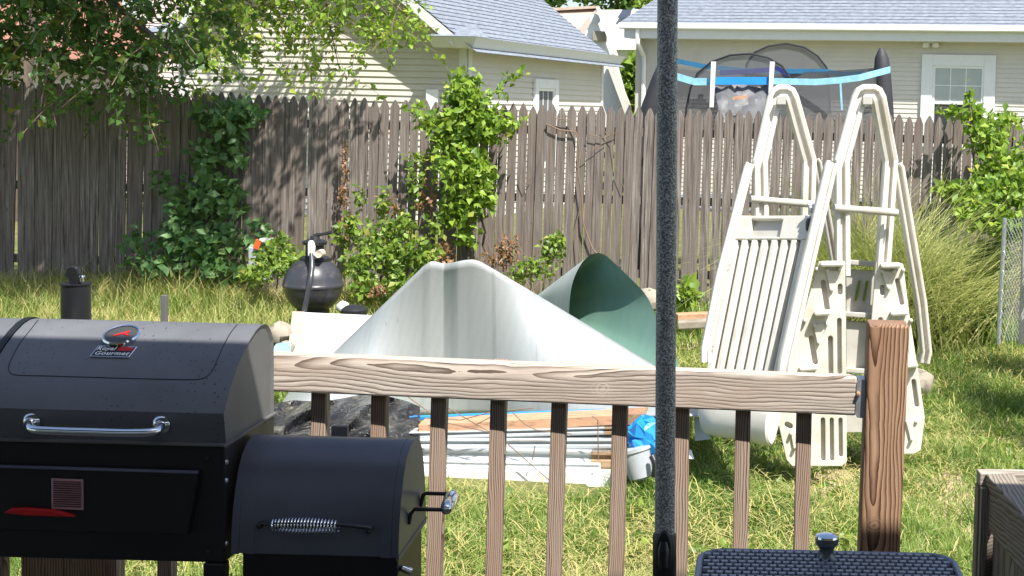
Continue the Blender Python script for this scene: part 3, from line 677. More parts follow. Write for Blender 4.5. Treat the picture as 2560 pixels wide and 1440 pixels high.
t1 = thing('tree', (-7.8, 10.9, .2), 'dark leafy tree reaching in from the left edge over the shaded fence', 'tree')
top = V3((-7.6, 10.9, 3.6)); TY = 11.05
limbs = [([top, V3((-6.4, 11, 3.4)), K(250, -20, TY), K(420, 120, TY)], .06), ([top, V3((-5, 10.9, 4.4)), V3((-2.5, 10.8, 4.7)), V3((-1.0, 10.7, 4.8))], .08), ([V3((-7.7, 10.9, 2.2)), K(60, 120, TY), K(300, 190, TY)], .04), ([top, V3((-5, 10.8, 5.6)), V3((-3, 10.7, 6))], .06)]
cl = [(K(50, 30, TY), (.5, .35, .35), 44), (K(180, 70, TY), (.4, .3, .3), 15), (K(330, 60, TY), (.4, .3, .3), 18), (K(430, 30, TY), (.3, .3, .25), 12), (K(100, 120, TY), (.5, .3, .16), 20), (K(250, 175, TY), (.4, .2, .10), 12), (K(345, 200, TY), (.25, .2, .10), 9), (K(10, 150, TY), (.25, .2, .2), 12),
      (K(0, -90, TY), (.6, .4, .25), 30), (K(300, -90, TY), (.7, .4, .22), 34), (K(420, 95, TY), (.2, .2, .15), 8),
      (V3((-6.6, 10.9, 3.4)), (.9, .5, .4), 62), (V3((-5.4, 10.9, 3.6)), (1.0, .5, .4), 74), (V3((-4.6, 10.9, 3.7)), (.8, .5, .4), 74), (V3((-3.6, 10.8, 3.7)), (.6, .45, .4), 40), (V3((-4.8, 10.8, 4.5)), (1.2, .5, .5), 80), (V3((-4.3, 10.7, 4.9)), (.8, .5, .45), 46), (V3((-6.0, 10.9, 4.4)), (1.0, .5, .5), 66), 
      (V3((-5.6, 9.6, 5.3)), (1.2, .5, .5), 90), (V3((-3.8, 9.6, 5.3)), (1.0, .5, .5), 78), (V3((-5.6, 8.4, 5.6)), (1.6, .5, .5), 90), (V3((-4.8, 8.7, 6.6)), (1.5, .6, .6), 100), (V3((-3.2, 8.7, 6.6)), (.8, .6, .6), 50), (V3((-6.8, 9.8, 4.8)), (1.0, .5, .6), 80)]  # unseen clumps high above, added to block sky and deepen the fence shade
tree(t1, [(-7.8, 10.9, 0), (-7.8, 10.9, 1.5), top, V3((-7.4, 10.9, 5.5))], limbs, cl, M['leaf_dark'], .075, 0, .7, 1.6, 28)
GY = 19.0
t2 = thing('tree', (-10.2, 18.4, .2), 'light green tree with drooping sprays hanging before the garage wall', 'tree')
top2 = V3((-9.8, 18.5, 4.2))
limbs = [([top2, K(380, -90, GY), K(560, -40, GY), K(700, 60, GY)], .04), ([top2, V3((-8, 18.7, 4.7)), K(900, -60, GY), K(1020, 40, GY)], .05), ([K(520, -50, GY), K(590, 60, GY), K(610, 170, GY)], .02), ([K(800, -70, GY), K(830, 90, GY), K(850, 180, GY)], .018)]
def R_(px, py, rx, ry, n): k = GY / F_PX; return (K(px, py, GY), (rx * k, .4, ry * k), n)
cl = [R_(500, 20, 60, 40, 14), R_(570, 15, 60, 40, 15), R_(650, 30, 60, 40, 15), R_(570, 100, 40, 30, 10), R_(610, 140, 30, 30, 9), R_(600, 190, 28, 20, 6), R_(720, 15, 70, 35, 17), R_(760, 70, 50, 40, 14), R_(800, 105, 35, 22, 8), R_(850, 30, 60, 35, 20), R_(930, 50, 55, 35, 18), R_(985, 95, 40, 22, 9), R_(840, 190, 12, 16, 3), R_(1010, 20, 30, 22, 6), R_(470, 90, 18, 20, 4), R_(670, 100, 26, 26, 5), R_(900, 0, 60, 20, 10), R_(560, -80, 170, 35, 70), R_(820, -70, 150, 30, 50), R_(700, -150, 220, 40, 80),
      (V3((-7.6, 18.8, 5.2)), (.9, .3, .4), 44), (V3((-6.4, 18.9, 5.0)), (.8, .3, .3), 22)]
tree(t2, [(-10.2, 18.4, 0), (-10, 18.4, 2), top2, V3((-9.6, 18.5, 6))], limbs, cl, M['leaf_sun'], .105, 0, .7, 1.7, 13)
# far trees over the roofs
def far_tree(px, py, D, rx, ry, n, lab, m):
    k = D / F_PX; c = P(px, py, D); r = thing('tree', (c.x, c.y, 0), lab, 'tree', 'distant trees over the roofs')
    mb = MB(); mb.tube([(c.x, c.y, 0), (c.x + .1, c.y, c.z * .6), (c.x, c.y, c.z)], [.35, .25, .1], 8); mb.build('trunk', M['bark'], r, smooth=True)
    Ls = []
    for i in range(26):
        q = blob_pts(px + random.gauss(0, rx * .5), py + random.gauss(0, ry * .45), D, rx * .32, ry * .3, n // 26, .8); Ls.append(leaves_np(q, .3, .5))
    V, T, R = merge(Ls); np_mesh('crown', V, T, R, m, r)
far_tree(1345, -30, 56, 90, 50, 2600, 'dark distant tree at the top edge behind the garage roof', M['leaf_dark'])
far_tree(1560, -60, 60, 150, 85, 5200, 'wide dark distant tree above the pale roof left of the pole', M['leaf_dark'])
far_tree(1640, 15, 58, 60, 35, 1800, 'distant green tree crown beside the canopy pole at the top', M['leaf_mid'])
far_tree(1575, 215, 34, 45, 70, 2600, 'light green tree in the gap between shed and house', M['leaf_mid'])

# ================================================================ YARD THINGS
# ---- trampoline beyond the fence
TD = 14.6
tp = thing('trampoline', (P(1930, 400, TD).x, TD, .15), 'round trampoline with black net, arched poles and blue bands behind the fence', 'trampoline')
def pl(pts, D): return [P(x, y, d if len(q) > 2 else D) for q in pts for x, y, d in [(q[0], q[1], q[2] if len(q) > 2 else D)]]
def ribbon(pts, D, hw, name, m, th=.012):
    mb = MB(); A = [P(x, y - hw, d) for x, y, d in [(q + (D,))[:3] for q in pts]]; B = [P(x, y + hw, d) for x, y, d in [(q + (D,))[:3] for q in pts]]
    mb.grid([A, B]); return mb.build(name, m, tp, solid=th)
for (tpx, tpy, bpx, w0, w1, lab) in ((2203, 120, 2212, 10, 30, 0), (1668, 150, 1612, 10, 34, 0)):
    a = P(tpx, tpy, TD); b = P(bpx, 330, TD); mb = MB(); k = TD / F_PX
    pts = [a.lerp(b, t) for t in (0, .04, .12, .3, .6, 1)]; mb.tube([V3((b.x, b.y, .15))] + pts[::-1], [w1 * k * .8] + [w1 * k * .85, w1 * k * .8, w1 * k * .72, w1 * k * .6, w0 * k, .02], 12); mb.build('padded_pole', M['sleeve'], tp, smooth=True)
fa = [(1712, 330, 14.1), (1716, 270, 14.1), (1726, 220, 14.1), (1744, 183, 14.1), (1778, 155, 14.1), (1825, 138, 14.1), (1875, 134, 14.1), (1920, 144, 14.1), (1955, 165, 14.1), (1975, 195, 14.1), (1984, 240, 14.1), (1986, 330, 14.1)]
ra = [(1862, 330, 15.2), (1866, 160, 15.2), (1885, 132, 15.2), (1920, 116, 15.2), (1965, 109, 15.2), (2010, 118, 15.2), (2044, 140, 15.2), (2066, 168, 15.2), (2072, 200, 15.2), (2077, 330, 15.2)]
for a in (fa, ra):
    mb = MB(); mb.tube([P(*q) for q in a], .011, 8); mb.build('arch_pole', M['black_pl'], tp, smooth=True)
    mb = MB(); cc = P(sum(q[0] for q in a) / len(a), 260, a[0][2] + .03); vs = [P(q[0], q[1], q[2] + .02) for q in a]
    mb.add(vs, [tuple(range(len(vs)))]); mb.build('arch_net', M['net'], tp)
mb = MB(); nets = []
for i in range(25):
    th = math.pi * i / 24; x = 1640 + (2212 - 1640) * i / 24; nets.append((x, TD - .55 * math.sin(th)))
topy = lambda x: 178 + 30 * math.sin(math.pi * (x - 1640) / 572) if x < 2150 else 178
mb.grid([[P(x, topy(x), d) for x, d in nets], [P(x, 340, d) for x, d in nets]]); mb.build('enclosure_net', M['net'], tp)
mb = MB(); mb.grid([[P(x, 168 + 14 * math.sin(math.pi * (x - 1640) / 572), d) for x, d in [(x, 2 * TD - d) for x, d in nets]], [P(x, 340, d) for x, d in [(x, 2 * TD - d) for x, d in nets]]]); mb.build('enclosure_net', M['net2'], tp)
ribbon([(1660, 178), (1695, 192), (1735, 204), (1786, 204)], 14.0, 9, 'band', M['sky_blue'])
ribbon([(1784, 202), (1860, 202), (1932, 202)], 13.98, 9.5, 'band', M['blue'])
ribbon([(1930, 203), (1985, 204), (2040, 205), (2095, 201), (2150, 194), (2225, 174, 14.3)], 14.0, 8, 'band', M['sky_blue'])
ribbon([(1655, 150), (1700, 154), (1760, 166), (1860, 176), (1960, 178), (2060, 178), (2110, 186), (2190, 182)], 15.1, 6, 'band', M['teal'])
ribbon([(1800, 182), (1850, 180), (1905, 176), (1945, 172), (1975, 190)], 14.5, 6, 'band', pm('navy_band', (.02, .03, .22), .6))
for a, b in ((1784, 1779), (1931, 1926)):
    mb = MB(); mb.quad(P(a - 6, 154, 13.94), P(a + 6, 154, 13.94), P(b + 5, 268 if a < 1900 else 240, 13.94), P(b - 5, 268 if a < 1900 else 240, 13.94)); mb.build('white_strap', M['white_paint'], tp, solid=.01)
mb = MB(); mb.bar(P(2101, 206, 13.95), P(2105, 275, 13.95), .02, .01, (0, 1, 0)); mb.build('loose_strap', M['sky_blue'], tp)
mb = MB(); rows = []
for j in range(8): rows.append([P(1786 + i * 17 + (j * 2 if i == 0 else 0), 213 + j * 13 + 5 * math.sin(i * 1.3 + j), 14.05 - .25 * j / 7 + .04 * math.sin(i * 2 + j * 1.3)) for i in range(9)])
mb.grid(rows); mb.build('cover_flap', M['tarp_grey'], tp, smooth=True)
mb = MB(); mb.bar(P(1832, 246, 13.75), P(1868, 242, 13.75), .035, .02, (0, 1, 0)); mb.build('tag', M['plank'], tp)
mb = MB(); mb.lathe((P(1930, 400, TD).x, TD, .95), [(1.3, 0), (1.3, .03), (1.05, .03), (1.05, 0)], 40, cap=False); mb.build('bed_ring', M['steel'], tp)

# ---- pool ladder
LAD = thing('pool_ladder', (P(2080, 1150, 7.3).x, 7.3, .03), 'tall bone-white plastic A-frame pool ladder with slotted barrier standing on the grass', 'pool ladder')
def chan(w_, d): h = w_ / 2; return [(-h, 0), (-h, d * .8), (-h * .8, d), (-h * .35, d), (-h * .25, d * .55), (h * .25, d * .55), (h * .35, d), (h * .8, d), (h, d * .8), (h, 0)]
FACE = V3((.12, -1, .12)).normalized()
def rail_(pts, w_, d, name, m=None, n=FACE): mb = MB(); mb.sweep(pts, chan(w_, d), n); return mb.build(name, m or M['white_pl'], LAD, bevel=.004)
arch = lambda lx, kl, tl, tr, kr, rx, by1, by2, dl, dr: [P(lx, by1, dl), P(kl, 404, dl), P(tl, 250, dl * .5 + dr * .5), P(tl + 7, 236, dl * .5 + dr * .5), P(tl + 14, 232, dl * .5 + dr * .5), P(tr - 12, 232, dl * .5 + dr * .5), P(tr - 5, 236, dl * .5 + dr * .5), P(tr + 2, 250, dl * .5 + dr * .5), P(kr, 404, dr), P(rx, by2, dr)]
rail_(arch(1903, 1899, 1934, 1976, 2021, 2014, 600, 660, 7.55, 7.72), .082, .055, 'handrail')
rail_(arch(2104, 2102, 2144, 2192, 2223, 2203, 690, 690, 7.12, 7.30), .080, .055, 'handrail')
for a, b in (((1953, 240, 7.55), (1953, 262, 7.55)), ((2168, 240, 7.14), (2168, 262, 7.14))):
    mb = MB(); mb.bar(P(*a), P(*b), .05, .05, (0, 1, 0)); mb.build('hinge_bracket', M['white_gr'], LAD, bevel=.004)
for a, b in (((1876, 497, 7.47), (2046, 512, 7.62)), ((2084, 519, 7.03), (2242, 532, 7.2))):
    mb = MB(); a, b = P(*a), P(*b); mb.tube([a, a.lerp(b, .48), a.lerp(b, .5), b], [.019, .019, .021, .021], 12); mb.build('cross_bar', M['white_gr'], LAD, smooth=True)
# barrier: two sloping rails, slotted panel between them
rail_([P(1874, 410, 7.5), P(1868, 425, 7.49), P(1800, 690, 7.22), P(1764, 870, 7.04), P(1764, 905, 7.0)], .052, .06, 'barrier_rail')
rail_([P(2078, 408, 7.02), P(2072, 424, 7.0), P(2010, 690, 6.78), P(1962, 900, 6.62), P(1958, 932, 6.6)], .066, .07, 'barrier_rail')
def bp(s_, y):                                    # point of the barrier panel: s_ across, y photo row
    t = (y - 544) / (1110 - 544); l = 1852 + (1742 - 1852) * t; r = 2042 + (1922 - 2042) * t
    dl = 7.40 - .48 * t; dr = 7.0 - .44 * t
    return P(l + (r - l) * s_, y, dl + (dr - dl) * s_)
BN = (bp(1, 800) - bp(0, 800)).cross(bp(.5, 900) - bp(.5, 700)).normalized()
if BN.y > 0: BN = -BN
def slab(mbx, s0, s1, y0, y1, d0, d1):
    q = [bp(s0, y0), bp(s1, y0), bp(s1, y1), bp(s0, y1)]; mbx.hexa([p + BN * d0 for p in q][::-1], [p + BN * d1 for p in q][::-1])
mb = MB(); slab(mb, 0, 1, 546, 1050, -.03, 0); mb.build('barrier_panel', M['white_gr'], LAD)
mb = MB(); slab(mb, 0, .2, 544, 604, .001, .035); slab(mb, .62, 1, 544, 604, .001, .035); slab(mb, .2, .62, 544, 554, .001, .034); slab(mb, .2, .62, 597, 604, .001, .034); mb.build('barrier_top', M['white_pl'], LAD, bevel=.006)
for i in range(8):
    c_ = .035 + i * .131; mb = MB(); slab(mb, c_ - .035, c_ + .035, 604.5, 1045, .001, .036); mb.build('barrier_slat', M['white_pl'], LAD, bevel=.007)
prf = [(1022, .0), (1022, .045)] + [(1030 + 82 * math.sin(a), -.035 + .085 * math.cos(a)) for a in [math.pi * .5 * k / 8 for k in range(9)]] + [(1100, -.05), (1022, -.05)]
mb = MB(); sts = (-.01, .02, .2, .5, .8, .985, 1.01); nP = len(prf)
vs = [bp(.5 + (s_ - .5) * (1 - .05 * max(0, (y - 1040) / 70)), y - (1 - s_) * 30 - (6 if s_ in (-.01, 1.01) and y > 1040 else 0)) + BN * (d if s_ not in (-.01, 1.01) else d * .8) for s_ in sts for y, d in prf]
mb.add(vs, [(a * nP + k, a * nP + (k + 1) % nP, (a + 1) * nP + (k + 1) % nP, (a + 1) * nP + k) for a in range(len(sts) - 1) for k in range(nP)] + [tuple(range(nP))[::-1], tuple(range((len(sts) - 1) * nP, len(sts) * nP))])
mb.build('barrier_foot', M['white_pl'], LAD, smooth=True)
# rear sloping rails
rail_([P(2238, 415, 7.32), P(2244, 425, 7.33), P(2300, 760, 7.5), P(2312, 880, 7.56), P(2306, 908, 7.57)], .062, .055, 'rear_rail')
rail_([P(2036, 402, 7.74), P(2042, 412, 7.75), P(2092, 700, 7.9), P(2110, 880, 8.0)], .05, .05, 'rear_rail', M['white_gr'])
# step sides: moulded plates with slots, step lips, bolted brackets
def cut(o, cutter):
    md = o.modifiers.new('cut', 'BOOLEAN'); md.operation = 'DIFFERENCE'; md.object = cutter; md.solver = 'EXACT'
    bpy.context.view_layer.update(); me = bpy.data.meshes.new_from_object(o.evaluated_get(bpy.context.evaluated_depsgraph_get()))
    o.modifiers.clear(); old = o.data; o.data = me; me.name = old.name; bpy.data.objects.remove(cutter)
def capsule(f, x0, y0, x1, y1, w_):
    a, b = V3((x0, y0, 0)), V3((x1, y1, 0)); d = (b - a); d = d.normalized() if d.length > 0 else V3((0, 1, 0)); an0 = math.atan2(d.y, d.x); out = []
    for c_, st in ((b, -math.pi / 2), (a, math.pi / 2)):
        for k in range(7): an = an0 + st + math.pi * k / 6; out.append(f(c_.x + math.cos(an) * w_ / 2, c_.y + math.sin(an) * w_ / 2))
    return out
def side(outl, D0, slots, lips, tris, bolts):
    f = lambda x, y: P(x, y, D0)
    mb = MB(); mb.prism([f(x, y) for x, y in outl], (0, .03, 0)); sp = mb.build('step_side', M['white_pl'], LAD)
    mb = MB()
    for sl_ in slots: mb.prism([p + V3((0, -.02, 0)) for p in capsule(f, *sl_)], (0, .08, 0))
    cut(sp, mb.build('cutter', M['white_pl']))
    md = sp.modifiers.new('bevel', 'BEVEL'); md.width = .005; md.segments = 2; md.limit_method = 'ANGLE'; md.angle_limit = math.radians(40)
    mb = MB(); cx = sum(x for x, y in outl) / len(outl); mb.prism([f(cx + (x - cx) * .95, y + (3 if y < 900 else -3)) + V3((0, .031, 0)) for x, y in outl], (0, .01, 0)); mb.build('back_plate', M['white_gr'], sp)
    for (ax, ay, bx, by) in lips: mb = MB(); mb.bar(f(ax, ay) + V3((0, -.035, 0)), f(bx, by) + V3((0, -.035, 0)), .026, .066, (0, 1, 0)); mb.build('step_lip', M['white_pl'], sp, bevel=.011)
    for tr in tris: mb = MB(); mb.prism([f(x, y) + V3((0, -.014, 0)) for x, y in tr], (0, .0135, 0)); mb.build('bracket', M['white_pl'], sp, bevel=.004)
    for x, y in bolts: mb = MB(); mb.lathe(f(x, y) + V3((0, -.016, 0)), [(.001, -.014), (.008, -.011), (.010, .0), (.010, .015)], 10, (0, 1, 0), False); mb.build('bolt', M['white_pl'], sp, smooth=True)
side([(2047, 655), (2113, 655), (2117, 1155), (2105, 1166), (1980, 1166), (1966, 1150), (1946, 1062), (1977, 927), (2008, 787)], 7.0,
     [(2058, 706, 2068, 772, 13), (2100, 716, 2100, 732, 12), (2028, 846, 2038, 906, 13), (2076, 846, 2077, 934, 12), (2098, 801, 2099, 931, 11), (2057, 1050, 2058, 1148, 11), (2079, 1050, 2080, 1148, 10), (2101, 1050, 2102, 1138, 10), (1968, 1062, 1975, 1066, 14), (1998, 950, 2006, 1020, 12), (2030, 960, 2036, 1030, 12)],
     [(2049, 658, 2110, 657), (2034, 781, 2076, 778), (1997, 919, 2044, 915)],
     [[(2064, 676), (2108, 675), (2094, 700), (2083, 728), (2075, 728)], [(2032, 812), (2070, 808), (2058, 834), (2050, 858), (2043, 858)], [(1976, 1080), (2008, 1076), (1990, 1120), (1984, 1120)]],
     [(2042, 672), (2068, 674), (2098, 671), (2078, 722), (2012, 800), (2036, 812), (2066, 808), (2046, 854), (1985, 930), (1978, 1082), (1987, 1116)])
side([(2190, 655), (2258, 660), (2274, 790), (2300, 960), (2312, 1045), (2302, 1126), (2285, 1136), (2160, 1135), (2168, 930), (2180, 780)], 7.25,
     [(2206, 718, 2206, 733, 12), (2243, 702, 2255, 758, 11), (2201, 800, 2200, 808, 12), (2284, 954, 2292, 1013, 11), (2258, 830, 2266, 880, 11), (2230, 960, 2230, 1100, 11), (2200, 960, 2198, 1100, 11)],
     [(2199, 662, 2251, 661), (2224, 781, 2269, 778), (2246, 912, 2292, 908)],
     [[(2203, 678), (2243, 678), (2230, 702), (2226, 724), (2218, 724)], [(2264, 1052), (2300, 1050), (2282, 1100), (2276, 1100)]],
     [(2206, 678), (2234, 677), (2258, 674), (2222, 719), (2227, 803), (2252, 803), (2277, 800), (2288, 916), (2290, 1052), (2279, 1096)])
for y0, y1, dy in ((662, 790, 7.42), (792, 930, 7.34), (932, 1080, 7.26)):
    st = MB(); st.prism([P(2116, y0 + 12, dy), P(2192, y0 + 16, dy), P(2190, y1, dy), P(2116, y1, dy)], (0, .03, 0)); sp = st.build('step_riser', M['white_gr'], LAD)
    tr = MB(); tr.hexa([P(2112, y0, dy - .04), P(2196, y0 + 6, dy - .04), P(2196, y0 + 6, dy + .22), P(2112, y0, dy + .22)], [p + V3((0, 0, .03)) for p in (P(2112, y0, dy - .04), P(2196, y0 + 6, dy - .04), P(2196, y0 + 6, dy + .22), P(2112, y0, dy + .22))]); tr.build('step_tread', M['white_gr'], LAD, bevel=.006)
mb = MB()
for x in (2143, 2163): mb.bar(P(x + 6, 702, 7.405), P(x - 4, 752, 7.405), .012, .02, (0, 1, 0))
mb.build('riser_slot', M['leaf_dry'] if 0 else M['leaf_mid'], LAD)
mb = MB(); mb.box(P(2030, 524, 6.95), (.035, .04, .035)); mb.box(P(2024, 552, 6.94), (.03, .03, .06)); mb.tube([P(2018, 512, 6.96), P(2040, 516, 6.96)], .012, 8); latch = mb.build('latch', M['steel'], LAD, bevel=.005)
mb = MB(); mb.lathe(P(2024, 560, 6.93), [(.005, -.045), (.02, -.03), (.022, .01), (.014, .03)], 12); mb.build('padlock', M['black_pl'], latch, smooth=True)
for y in (663, 866):
    mb = MB(); a, b = bp(-.11, y), bp(.08, y + 8); mb.tube([a + BN * .055, a.lerp(b, .5) + BN * .07, b + BN * .05], .003, 6); mb.build('clip_wire', M['steel'], LAD)

# ---- pool wall sheets
def curve(pts, n):
    pts = [V3((*p, 0)) if len(p) == 2 else V3(p) for p in pts]; out = []; m = len(pts) - 1
    for i in range(n):
        t = i / (n - 1) * m; k = min(int(t), m - 1); f = t - k
        p0, p1, p2, p3 = pts[max(k - 1, 0)], pts[k], pts[k + 1], pts[min(k + 2, m)]
        out.append(.5 * ((2 * p1) + (-p0 + p2) * f + (2 * p0 - 5 * p1 + 4 * p2 - p3) * f * f + (-p0 + 3 * p1 - 3 * p2 + p3) * f ** 3))
    return out
def lerp_tab(tab, x):
    for (a, ya), (b, yb) in zip(tab[:-1], tab[1:]):
        if x <= b: return ya + (yb - ya) * max(0, (x - a) / (b - a))
    return tab[-1][1]
TOPY = [(720, 985), (830, 887), (1000, 722), (1060, 664), (1076, 654), (1090, 654), (1110, 660), (1135, 656), (1160, 651), (1180, 649), (1200, 654), (1240, 676), (1640, 917), (1740, 980)]
NC = 300; NRW = 22; rows = []; tone = []
tone = [0.75] * (NC - 1)
for i in range(NC - 1):
    tone[i] = .80 + .05 * math.sin(i * .083) * math.sin(i * .037) + random.gauss(0, .012)
for c_, w_, d_ in ((150, 1, .5), (133, 2, .18), (178, 2, .30), (183, 3, .34), (188, 1, .25), (100, 1, .25), (60, 2, .2), (215, 2, .16), (232, 1, .22), (120, 1, .2), (250, 1, .15), (84, 1, .15)):
    for k in range(c_ - w_, c_ + w_ + 1): tone[k] -= d_ * .55 * random.uniform(.6, 1)
for j in range(NRW):
    t = j / (NRW - 1); row = []
    for i in range(NC):
        s_ = i / (NC - 1); x = 720 + (1740 - 720) * s_; q_ = (x - 1125) / 330; g_ = math.exp(-q_ * q_)
        y = sum(lerp_tab(TOPY, x + e) for e in (-4, -2, 0, 2, 4)) / 5
        dt = 8.55 - .50 * g_; db = 6.95 + 1.28 * g_
        xb = 1120 + (x - 1120) * (1.06 + .10 * (x < 1120)); yb = 1040 + 60 * max(0, (900 - x) / 260)
        X = x + (xb - x) * t; Y = y + (yb - y) * t; sag = math.sin(math.pi * t)
        D = dt + (db - dt) * t ** (1.25 - .45 * g_) + .03 * sag * g_ + .055 * max(0, 1 - abs(x - 1110) / 34) * (1 - t) ** .8 + .012 * math.sin(x * .05 + t * 4) * (1 - g_)
        row.append(P(X, Y, D))
    rows.append(row)
mb = MB(); mb.grid(rows); mb.r = [tone[j] + .03 * math.sin(i * 1.3 + j) for i in range(NRW - 1) for j in range(NC - 1)]
t = NT('pool_wall_grey'); r_ = t.attr('rnd'); o_ = t.obj()
sc_ = t.noise(t.map(o_, (40, 40, 9)), 1.0, 4, .7); bg = t.noise(o_, 2.5, 4)
c_ = t.ramp(r_, [(.1, (.10, .115, .115)), (.55, (.30, .325, .32)), (.85, (.385, .41, .41))])
c_ = t.mix(t.ramp(bg, [(.45, (0, 0, 0)), (.8, (.4,) * 3)]), c_, (.315, .335, .33)); c_ = t.mix(t.ramp(sc_, [(.66, (0, 0, 0)), (.72, (.6,) * 3)]), c_, (.20, .21, .20))
t.set(Base_Color=c_, Roughness=.36, Metallic=.1, Specular_IOR_Level=.5)
sh = mb.build('pool_wall_sheet', t.m, smooth=True, solid=.008)
tag(sh, 'large pale grey bent metal pool wall sheet rising to a double peak behind the rail', 'metal sheet')
rim = curve([(1440, 930, 8.9), (1425, 850, 9.0), (1423, 770, 9.1), (1432, 705, 9.15), (1455, 657, 9.2), (1480, 636, 9.22), (1505, 634, 9.22), (1530, 652, 9.2), (1570, 690, 9.12), (1615, 738, 9.05), (1645, 800, 8.95), (1690, 890, 8.75), (1700, 960, 8.6)], 60)
mb = MB(); rows = []
for j in range(8):
    t = j / 7 * .93; rows.append([P(p.x, p.y, p.z).lerp(P(1325, 752, 9.9), t) for p in rim])
mb.grid(rows)
t = NT('pool_wall_two_sided'); gsh = M['sheet'].node_tree; o = t.obj()
bf = t.n('NewGeometry').outputs['Backfacing']
st = t.noise(t.map(o, (10, 10, 1)), 1.0, 4)
t.set(Base_Color=t.mix(bf, t.ramp(st, [(.3, (.40, .46, .445)), (.7, (.50, .55, .535))]), t.ramp(st, [(.3, (.155, .29, .235)), (.7, (.19, .335, .28))])), Roughness=.38)
rl_ = mb.build('pool_wall_roll', t.m, smooth=True, solid=.0); tag(rl_, 'curled pool wall sheet, green inside and grey outside, beside the canopy pole', 'metal sheet')
# ---- white board behind the grill
mb = MB(); q = [P(735, 779, 9.05), P(960, 789, 9.05), P(960, 915, 8.72), P(716, 902, 8.72)]; mb.hexa(q, [p + V3((0, .012, -.03)) for p in q])
wb = mb.build('white_board', M['sheet_white'], bevel=.004); tag(wb, 'flat white panel with a dirty brown edge strip, left of the grey sheet', 'board')
mb = MB(); q = [P(731, 778, 9.03), P(761, 779, 9.03), P(750, 902, 8.70), P(717, 901, 8.70)]; mb.hexa(q, [p + V3((0, .012, -.02)) for p in q]); mb.build('edge_strip', pm('dirty_strip', (.40, .33, .27), .8, var=.2, scale=20), wb)

def rock(px, py, D, r, lab, sq=.8, m=None, cat='stone', name='stone'):
    c = P(px, py, D); mb = MB(); pr = []; n = 10; rows = []
    for i in range(7):
        th = math.pi * i / 6; rows.append([c + V3((math.sin(th) * math.cos(2 * math.pi * k / n), math.sin(th) * math.sin(2 * math.pi * k / n), math.cos(th) * sq)) * r * (1 + .16 * math.sin(k * 2.3 + i * 1.7 + px)) for k in range(n)]); rows[-1].append(rows[-1][0])
    mb.grid(rows); return tag(mb.build(name, m or M['stone'], smooth=True), lab, cat)
rock(700, 836, 8.9, .085, 'large angular tan stone beside the grill lid corner', .95)
rock(1622, 752, 10.2, .11, 'pale tan boulder peeking behind the curled green sheet')
rock(716, 868, 8.5, .05, 'small grey stone below the bigger tan stone', .8)
rock(900, 790, 9.3, .05, 'white stone right of the small black pump', .9, M['white_paint'])
rock(857, 768, 9.4, .045, 'pale grey stone left of the small black pump', .9, M['grey_trim'])
rock(2292, 960, 9.0, .12, 'tan stone in the grass behind the right ladder rail', .8)
mb = MB(); mb.prism([P(686, 866, 8.0), P(722, 860, 8.2), P(722, 900, 7.9), P(680, 905, 7.8)], (0, .03, .01)); tag(mb.build('blue_sheet', M['sky_blue']), 'scrap of light blue liner below the stones behind the grill', 'liner scrap')

# ---- sand filter tank
fc = P(783, 712, 9.5); fr = 72 * 9.5 / F_PX
ft = thing('sand_filter', (fc.x, fc.y, .12), 'round black pool sand filter tank with valve and hose at the fence', 'sand filter')
prof = [(.02, -.2)] + [(fr * math.sin(a), -fr * math.cos(a)) for a in np.linspace(.5, math.pi / 2 - .1, 7)] + [(fr * 1.015, -.012), (fr * 1.03, -.008), (fr * 1.03, .008), (fr * 1.015, .012)] + [(fr * math.sin(a), -fr * math.cos(a)) for a in np.linspace(math.pi / 2 + .1, math.pi - .32, 8)] + [(.06, fr * .97)]
mb = MB(); mb.lathe(fc, prof, 40); mb.build('tank', pm('charcoal_tank', (.042, .043, .050), .33, var=.15, dirt=(.10, .09, .075), dirt_amt=.3), ft, smooth=True)
mb = MB(); mb.lathe((fc.x, fc.y, .1), [(.12, 0), (.13, .02), (.11, fc.z - .1 - fr * .82)], 24); mb.build('stand', M['black_pl'], ft, smooth=True)
mb = MB(); tz = P(790, 652, 9.5).z; mb.lathe((fc.x + .01, fc.y, tz), [(.1, -.02), (.102, -.01), (.102, .02), (.09, .03), (.06, .032)], 24); mb.build('collar', M['black_pl'], ft, smooth=True)
mb = MB(); mb.lathe((fc.x + .01, fc.y, tz), [(.065, .03), (.062, .11), (.08, .115), (.085, .135), (.07, .145), (.035, .155), (.03, .175)], 20); vl = mb.build('valve', M['black_pl'], ft, smooth=True)
mb = MB(); zt_ = tz + .18; mb.tube([(fc.x + .01, fc.y, zt_ - .02), (fc.x + .015, fc.y, zt_), (fc.x + .07, fc.y, zt_ + .01), (fc.x + .13, fc.y - .01, zt_ + .025)], [.025, .014, .011, .014], 8); mb.build('valve_lever', M['black_pl'], vl, smooth=True)
mb = MB(); mb.tube([P(778, 608, 9.42), P(779, 618, 9.36), P(778, 640, 9.34)], [.022, .026, .022], 12); mb.build('white_elbow', M['white_paint'], ft, smooth=True)
mb = MB(); mb.lathe(P(800, 634, 9.38), [(.012, -.03), (.026, -.035), (.028, .04)], 14, (0, 1, 0)); mb.build('port', pm('cream_port', (.6, .52, .4), .4), ft, smooth=True)
mb = MB(); mb.tube(curve([tuple(P(778, 634, 9.34)), tuple(P(780, 665, 9.3)), tuple(P(776, 700, 9.24)), tuple(P(768, 740, 9.22)), tuple(P(760, 785, 9.2)), tuple(P(756, 830, 9.1))], 24), .018, 12); mb.build('hose', pm('ribbed_hose', (.05, .052, .06), .25, .1), ft, smooth=True)
